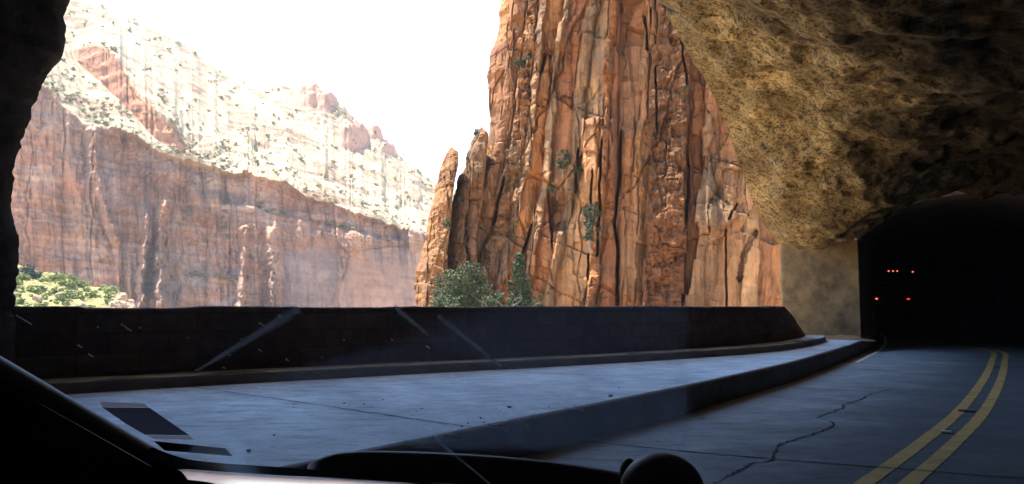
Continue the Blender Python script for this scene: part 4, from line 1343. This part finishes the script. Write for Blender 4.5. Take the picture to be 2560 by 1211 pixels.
for i, (x, y, s) in enumerate([(300, 742, 2.6), (318, 756, 2.4), (288, 760, 2.2), (312, 770, 3.0), (205, 762, 1.8), (150, 735, 1.4), (90, 745, 1.6)]):
    l = hit(TAL_BVH, x, y + 6)
    if l is None: continue
    bm = bmesh.new(); bmesh.ops.create_icosphere(bm, subdivisions=3, radius=1)
    for v in bm.verts:
        k = 1 + .45 * float(fbm(v.co.x * 1.3 + i * 7, v.co.y * 1.3, v.co.z * 1.3, 3))
        v.co = Vector([round(c * k * 3.2) / 3.2 * .6 + c * k * .4 for c in v.co])
    me = bm_mesh(bm)
    at = me.color_attributes.new('Col', 'FLOAT_COLOR', 'POINT')
    at.data.foreach_set('color', np.tile([.26, .175, .11, 1], len(me.vertices)).astype(np.float32))
    o = link('boulder', me, M['far'])
    o.location = l; o.scale = (s, s * .8, s * .9)
    tag(o, ['tall pale boulder at the right end of the talus', 'second pale boulder, right of the tall one', 'pale boulder below the tall one', 'lowest pale boulder, just above the parapet', 'buff boulder among bushes in the middle of the talus', 'small buff boulder high on the talus', 'small buff boulder near the dark rock jamb'][i], 'boulder', 'boulders on the talus')
for i, (x, y, s, l) in enumerate([(60, 668, 4.5, 'dark shaded bush above the talus beside the rock jamb'), (85, 676, 3.5, 'smaller dark shaded bush on the crest of the talus')]):
    p = hit(TAL_BVH, x, y + 22)
    if p is None: continue
    o = link('bush', bms[i].copy()); o.data.materials.clear(); o.data.materials.append(M['pine'])
    o.location = p; o.scale = (s, s, s * .9)
    tag(o, l, 'bush', 'bushes on the crest of the talus')

# scrub dotted over the far slope
def slope_spots(n, seed):
    r = np.random.default_rng(seed)
    out = []
    while len(out) < n:
        x, y = r.uniform(100, 1085), r.uniform(-5, 575)
        rim, sk = pl(RIM, x), pl(SKY, x)
        if y > rim - 1 or y < sk + 3: continue
        near = (y - sk) / (rim - sk)
        if r.random() > .04 + .75 * near ** 4 + 2.6 * max(0, float(fbm(x / 36, y / 16, 2, 3)) - .14): continue
        if 180 < x < 430 and pl(STT, x) < y < pl(STB, x) and r.random() < .85: continue
        l = hit(FAR_BVH, x, y)
        if l is None: continue
        out.append((l, near))
    return out
sp = slope_spots(1000, 9)
sp.sort(key=lambda q: q[0].length)
for i, (l, near) in enumerate(sp[:300]):
    o = link('scrub_bush', sms[i % 5])
    s = .7 + 2.2 * random.random() ** 2
    o.location = l - Vector((0, 0, .3 * s)); o.scale = (s, s, s); o.rotation_euler[2] = random.uniform(0, 6)
    tag(o, 'small dark scrub bush on the bright slope just above the rim of the far wall', 'bush', 'scrub bushes along the far rim')
allV, n0 = [], 0
for i, (l, near) in enumerate(sp[300:]):
    me = sms[i % 5]
    co = np.zeros(len(me.vertices) * 3, np.float32); me.vertices.foreach_get('co', co)
    co = co.reshape(-1, 3) * (.6 + 2.6 * random.random() ** 2.5) + np.array(l) - [0, 0, .3]
    allV.append(co)
allV = np.concatenate(allV)
nq = len(allV) // 4
me = bpy.data.meshes.new('mesh')
me.vertices.add(len(allV)); me.vertices.foreach_set('co', allV.reshape(-1).astype(np.float32))
me.loops.add(nq * 4); me.loops.foreach_set('vertex_index', np.arange(nq * 4, dtype=np.int32))
me.polygons.add(nq); me.polygons.foreach_set('loop_start', np.arange(0, nq * 4, 4, dtype=np.int32)); me.polygons.foreach_set('loop_total', np.full(nq, 4, np.int32))
me.update(calc_edges=True)
tag(link('distant_scrub', me, M['scrub']), 'sparse dark scrub scattered over the bright upper slope', 'scrub', kind='stuff')

# green ledges on the far wall
r_ = np.random.default_rng(8)
k = 0
for pts, n in (([(650, 520), (690, 530), (720, 542)], 14), ([(815, 556), (850, 566), (905, 578)], 16), ([(470, 686), (540, 690), (590, 702)], 18), ([(560, 500), (566, 600)], 10), ([(430, 372), (520, 395)], 16)):
    for t in np.linspace(0, 1, n):
        x = np.interp(t, np.linspace(0, 1, len(pts)), [p[0] for p in pts]) + r_.normal(0, 3)
        y = np.interp(t, np.linspace(0, 1, len(pts)), [p[1] for p in pts]) + r_.normal(0, 3)
        l = hit(FAR_BVH, x, y)
        if l is None: continue
        o = link('scrub_bush', sms[k % 5]); k += 1
        s = r_.uniform(2, 3.4)
        o.location = l - Vector((0, .8, .6)); o.scale = (s, s, s * .8); o.rotation_euler[2] = r_.uniform(0, 6)
        tag(o, 'dark green bush on a shaded ledge of the far cliff face', 'bush', 'bushes on ledges of the far cliff')

# ------------------------------------------------------------------ the car around the camera
HD = np.array([.6, .8, 0]); LF = np.array([-.8, .6, 0]); O = np.array([0, 0, EYE])
def cp(h, l, dz): return O + HD * h + LF * l + np.array([0, 0, dz])
car = empty('car', tuple(cp(0, 0, -EYE)), 'dark interior and windscreen of the car the view is taken from', 'car')
def glass_pt(px, py, lift=0.0):
    # windscreen plane: dz = .167 - .64 h
    d = ray(px, py)
    h = d @ HD
    t = (.148 + lift) / (d[2] + .64 * h)
    return O + d * t
def glass_mat():
    m, nt, b = new_mat('windscreen_glass', 0.0)
    nt.nodes.remove(b)
    out = [n for n in nt.nodes if n.type == 'OUTPUT_MATERIAL'][0]
    tr = nd(nt, 'ShaderNodeBsdfTransparent'); tr.inputs[0].default_value = (.93, .96, .97, 1)
    gl = nd(nt, 'ShaderNodeBsdfGlossy'); gl.inputs['Roughness'].default_value = 0.02
    fr = nd(nt, 'ShaderNodeFresnel'); fr.inputs[0].default_value = 1.45
    mx = nd(nt, 'ShaderNodeMixShader')
    fm = nd(nt, 'ShaderNodeMath', operation='MULTIPLY'); fm.inputs[1].default_value = .05
    nt.links.new(fr.outputs[0], fm.inputs[0])
    nt.links.new(fm.outputs[0], mx.inputs[0]); nt.links.new(tr.outputs[0], mx.inputs[1]); nt.links.new(gl.outputs[0], mx.inputs[2])
    df = nd(nt, 'ShaderNodeBsdfTranslucent'); df.inputs[0].default_value = (.62, .72, .86, 1)
    n = noise(nt, coords(nt), 9, 5)
    dm = nd(nt, 'ShaderNodeMath', operation='MULTIPLY'); dm.inputs[1].default_value = .03
    nt.links.new(n, dm.inputs[0])
    m3 = nd(nt, 'ShaderNodeMixShader')
    nt.links.new(dm.outputs[0], m3.inputs[0]); nt.links.new(mx.outputs[0], m3.inputs[1]); nt.links.new(df.outputs[0], m3.inputs[2])
    nt.links.new(m3.outputs[0], out.inputs[0])
    return m
M['glass'] = glass_mat()
def film_mat(name, col, a, back=.6):
    m, nt, b = new_mat(name, 0.9, 0.1)
    b.inputs['Base Color'].default_value = (*col, 1)
    out = [n for n in nt.nodes if n.type == 'OUTPUT_MATERIAL'][0]
    tr = nd(nt, 'ShaderNodeBsdfTransparent')
    tl = nd(nt, 'ShaderNodeBsdfTranslucent'); tl.inputs[0].default_value = (*col, 1)
    mx = nd(nt, 'ShaderNodeMixShader'); mx2 = nd(nt, 'ShaderNodeMixShader')
    n = noise(nt, coords(nt), 60, 4)
    mm = nd(nt, 'ShaderNodeMath', operation='MULTIPLY'); mm.inputs[1].default_value = a * 2
    nt.links.new(n, mm.inputs[0])
    mx2.inputs[0].default_value = back
    nt.links.new(b.outputs[0], mx2.inputs[1]); nt.links.new(tl.outputs[0], mx2.inputs[2])
    nt.links.new(mm.outputs[0], mx.inputs[0]); nt.links.new(tr.outputs[0], mx.inputs[1]); nt.links.new(mx2.outputs[0], mx.inputs[2])
    nt.links.new(mx.outputs[0], out.inputs[0])
    return m
M['smear'] = film_mat('dust_smear', (.62, .7, .8), .17, .9)
M['fleck'] = film_mat('dried_fleck', (.75, .78, .85), .8)
M['tape'] = film_mat('white_tape', (1, .95, .97), 4.0, .98)
M['tint'] = film_mat('dark_sticker', (.2, .2, .28), 4.0, .7)

gp_ = [(h, l) for h in (1.0, .1) for l in (1.06, -1.0)]
gv = [cp(h, l, .148 - .64 * h) for h, l in [(1.0, 1.0), (1.0, -1.0), (-.15, -1.0), (-.15, 1.0)]]
screen = link('windscreen', mesh_from(gv, [(0, 1, 2, 3)], False), M['glass'], car)

# sticker and smears on the glass
def on_glass(name, poly, mat, lift=-.002):
    bm = bmesh.new()
    bm.faces.new([bm.verts.new(tuple(glass_pt(x, y, lift))) for x, y in poly])
    return link(name, bm_mesh(bm), mat, screen)
on_glass('sticker_tape', [(250, 1005), (358, 1009), (372, 1019), (256, 1018)], M['tape'])
on_glass('sticker_tape', [(363, 1088), (472, 1090), (486, 1100), (388, 1098)], M['tape'])
on_glass('sticker', [(256, 1019), (374, 1020), (474, 1089), (362, 1087), (312, 1058)], M['tint'])
on_glass('glass_band', [(384, 1103), (563, 1121), (582, 1141), (412, 1127)], M['rubber'])
def smear(pts, w0, w1, mat='smear', lift=-.002):
    (x0, y0), (x1, y1) = pts
    L = math.hypot(x1 - x0, y1 - y0); nx, ny = -(y1 - y0) / L, (x1 - x0) / L
    on_glass('smear', [(x0 + nx * w0, y0 + ny * w0), (x1 + nx * w1, y1 + ny * w1), (x1 - nx * w1, y1 - ny * w1), (x0 - nx * w0, y0 - ny * w0)], M[mat], lift)
def veil_mat():
    m, nt, b = new_mat('dust_glare_veil', .9, 0)
    nt.nodes.remove(b)
    out = [n for n in nt.nodes if n.type == 'OUTPUT_MATERIAL'][0]
    at = nd(nt, 'ShaderNodeVertexColor', layer_name='Col')
    n = noise(nt, coords(nt), 14, 6, .6)
    mm = nd(nt, 'ShaderNodeMath', operation='MULTIPLY'); nt.links.new(at.outputs[0], mm.inputs[0]); nt.links.new(n, mm.inputs[1])
    tr = nd(nt, 'ShaderNodeBsdfTransparent'); tl = nd(nt, 'ShaderNodeBsdfTranslucent'); tl.inputs[0].default_value = (.5, .68, .95, 1)
    mx = nd(nt, 'ShaderNodeMixShader')
    nt.links.new(mm.outputs[0], mx.inputs[0]); nt.links.new(tr.outputs[0], mx.inputs[1]); nt.links.new(tl.outputs[0], mx.inputs[2])
    nt.links.new(mx.outputs[0], out.inputs[0])
    return m
M['veil'] = veil_mat()
vx, vy = np.meshgrid(np.linspace(560, 1760, 110), np.linspace(745, 1150, 60))
lft = pl([(745, 1230), (790, 1130), (850, 980), (915, 720), (960, 640), (1100, 900), (1150, 1000)], vy) + 14 * fbm(vx / 60, vy / 40, 3, 3)
al = sst(-40, 130, vx - lft) * sst(-14, 22, 1722 - vx) * sst(0, 14, vy - 752) * sst(0, 40, 1140 - vy - 0 * vx)
VP = np.zeros(vx.shape + (3,))
for i_ in range(vx.shape[0]):
    for j_ in range(vx.shape[1]):
        VP[i_, j_] = glass_pt(vx[i_, j_], vy[i_, j_], -.0015)
link('dust_glare_veil', grid_mesh(VP, np.repeat((al * (.30 + .3 * sst(920, 1060, vy)))[..., None], 3, -1)), M['veil'], screen)  # dusty film; the dash's reflection is put into its outline and tint
for kk, ll in ((1.0, -.002), (.68, -.0024), (.36, -.0028)):
    smear([(484, 932), (748, 772)], 4 * kk, 15 * kk, lift=ll)
    smear([(985, 765), (1070, 838)], 8 * kk, 5 * kk, lift=ll)
    smear([(1095, 790), (1255, 918)], 9 * kk, 3 * kk, lift=ll - .0001)
    smear([(1080, 1090), (1225, 1211)], 4 * kk, 3 * kk, lift=ll)
for (x, y, l_) in [(310, 815, 16), (322, 824, 14), (200, 866, 12), (227, 889, 12), (60, 800, 40), (650, 876, 9), (718, 900, 8), (655, 812, 16), (795, 933, 6), (350, 820, 6), (605, 850, 8), (573, 888, 7), (805, 894, 5), (560, 920, 6), (1070, 868, 9), (980, 850, 6), (700, 790, 6), (860, 850, 5), (245, 818, 5), (470, 845, 5)]:
    smear([(x - l_ / 2, y - l_ * .3), (x + l_ / 2, y + l_ * .3)], 2.0, 1.4, 'fleck')

# A-pillar trim and door below it
def pill(h): return .167 - .64 * h
tr_pts = [cp(h, l, pill(h) + e) for h, l, e in [(.80, .93, .05), (.70, .985, .022), (.62, 1.0, 0.0), (.573, 1.0, .0), (.46, .975, .0), (.348, .95, .0), (.2, .93, 0), (0, .9, 0), (-.2, .86, 0)]]
trc = catmull(tr_pts, 40)
V, Fc = [], []
tube(V, Fc, trc + np.array([0, 0, -.02]), [.022] * 40, 12)
link('pillar_trim', mesh_from(V, Fc), M['trim'], car)
poly = [p + np.array([0, 0, -.03]) for p in trc[::3]]
poly = poly + [cp(-.2, .86, -1.0), cp(.9, .96, -1.0)]
link('door_panel', prism(poly, LF * .06 * -1 + np.array([0, 0, 0])), M['plastic'], car)

# dashboard: lofted top with the dark cowl edge
edge_far = [(380, 1118), (430, 1137), (480, 1150), (560, 1159), (650, 1165), (750, 1172), (850, 1182), (960, 1193), (1060, 1206), (1200, 1226), (1500, 1260), (1900, 1330)]
Yd = [1.0, 1.02, 1.05, 1.08, 1.1, 1.12, 1.12, 1.1, 1.08, 1.04, .98, .9]
E0 = np.array([at_y(x, y, Y) for (x, y), Y in zip(edge_far, Yd)])
E0 = catmull(E0, 80)
rows = [E0 + np.array([0, .02, -.3]), E0 + np.array([0, .012, -.02]), E0, E0 + np.array([0.0, -.05, -.004])]
dn_ = E0 + np.array([0.0, -.08, -.012]); rows += [dn_, E0 + np.array([0, -.10, -.09]), E0 + np.array([0, -.5, -.16]), E0 + np.array([0, -.8, -.4])]
link('dashboard', grid_mesh(np.stack(rows, 0)), M['felt'], car)
# glossy cluster lens on the dash, mirroring the sky
ef = [(424, 1180), (470, 1178), (560, 1181), (700, 1189), (820, 1195), (930, 1203), (1020, 1210), (1090, 1219)]
en = [(470, 1200), (520, 1206), (600, 1224), (700, 1235), (820, 1240), (930, 1242), (1020, 1245), (1090, 1250)]
A0 = catmull([at_y(x, y, .95) for x, y in ef], 60); A1 = catmull([at_y(x, y, .80) for x, y in en], 60)
tt = np.linspace(0, 1, 24)[:, None, None]
LPs = A0[None] * (1 - tt) + A1[None] * tt
LPs[..., 2] += .006 * np.sin(math.pi * tt[..., 0])
M['lens'] = plain('mirror_lens', (.70, .76, .84), .16, .5, 8, .1, 1.0)
link('cluster_lens', grid_mesh(LPs), M['lens'], car)

# wiper resting outside the glass
wp = [(768, 1166), (800, 1150), (850, 1138), (930, 1134), (1080, 1138), (1250, 1148), (1400, 1164), (1560, 1190), (1700, 1222), (1850, 1262)]
wt = [(768, 1172), (800, 1178), (850, 1184), (930, 1192), (1080, 1205), (1250, 1216), (1400, 1226), (1560, 1240), (1700, 1262), (1850, 1300)]
W0 = catmull([at_y(x, y, 1.32 - .0002 * x) for x, y in wp], 90); W1 = catmull([at_y(x, y, 1.30 - .0002 * x) for x, y in wt], 90)
back = np.array([0, .03, -.004])
link('wiper_cowl', grid_mesh(np.stack([W1 + back, W0 + back, W0 + back * .4 + [0, 0, .003], W0, W1], 0)), M['rubber'], car)
V, Fc = [], []
tube(V, Fc, W0[16:] + np.array([0, -.002, .001]), [.0012] * 74, 6)
M['steel'] = plain('pale_edge', (.6, .62, .65), .4, .5, 50, .1)
link('wiper_edge', mesh_from(V, Fc), M['steel'], car)

# round black gadget on the dash near the camera
gc = at_y(1655, 1225, .55)
bm = bmesh.new()
bmesh.ops.create_uvsphere(bm, u_segments=40, v_segments=24, radius=1)
for v in bm.verts:
    v.co = Vector((v.co.x * .0285, v.co.y * .024, v.co.z * .0245 if v.co.z > 0 else v.co.z * .06))
    v.co += Vector(gc)
gad = link('dash_mount', bm_mesh(bm, True), M['plastic'], car)
g2 = at_y(1572, 1185, .57)
bm = bmesh.new(); bmesh.ops.create_uvsphere(bm, u_segments=20, v_segments=14, radius=1)
for v in bm.verts: v.co = Vector((v.co.x * .0065, v.co.y * .008, v.co.z * .011)) + Vector(g2)
link('knob', bm_mesh(bm, True), M['plastic'], gad)

# ------------------------------------------------------------------ thin haze of the canyon air
bm = bmesh.new(); box_bm(bm, (7000, 8000, 420), (0, 500, 145))
hz = link('haze', bm_mesh(bm))
hm = bpy.data.materials.new('haze_air'); hm.use_nodes = True
hn = hm.node_tree; hn.nodes.remove(hn.nodes['Principled BSDF'])
pv = nd(hn, 'ShaderNodeVolumePrincipled'); pv.inputs['Density'].default_value = 0.00006; pv.inputs['Color'].default_value = (.9, .93, 1, 1)
hn.links.new(pv.outputs[0], [n for n in hn.nodes if n.type == 'OUTPUT_MATERIAL'][0].inputs['Volume'])
hz.data.materials.append(hm)
tag(hz, kind='stuff')
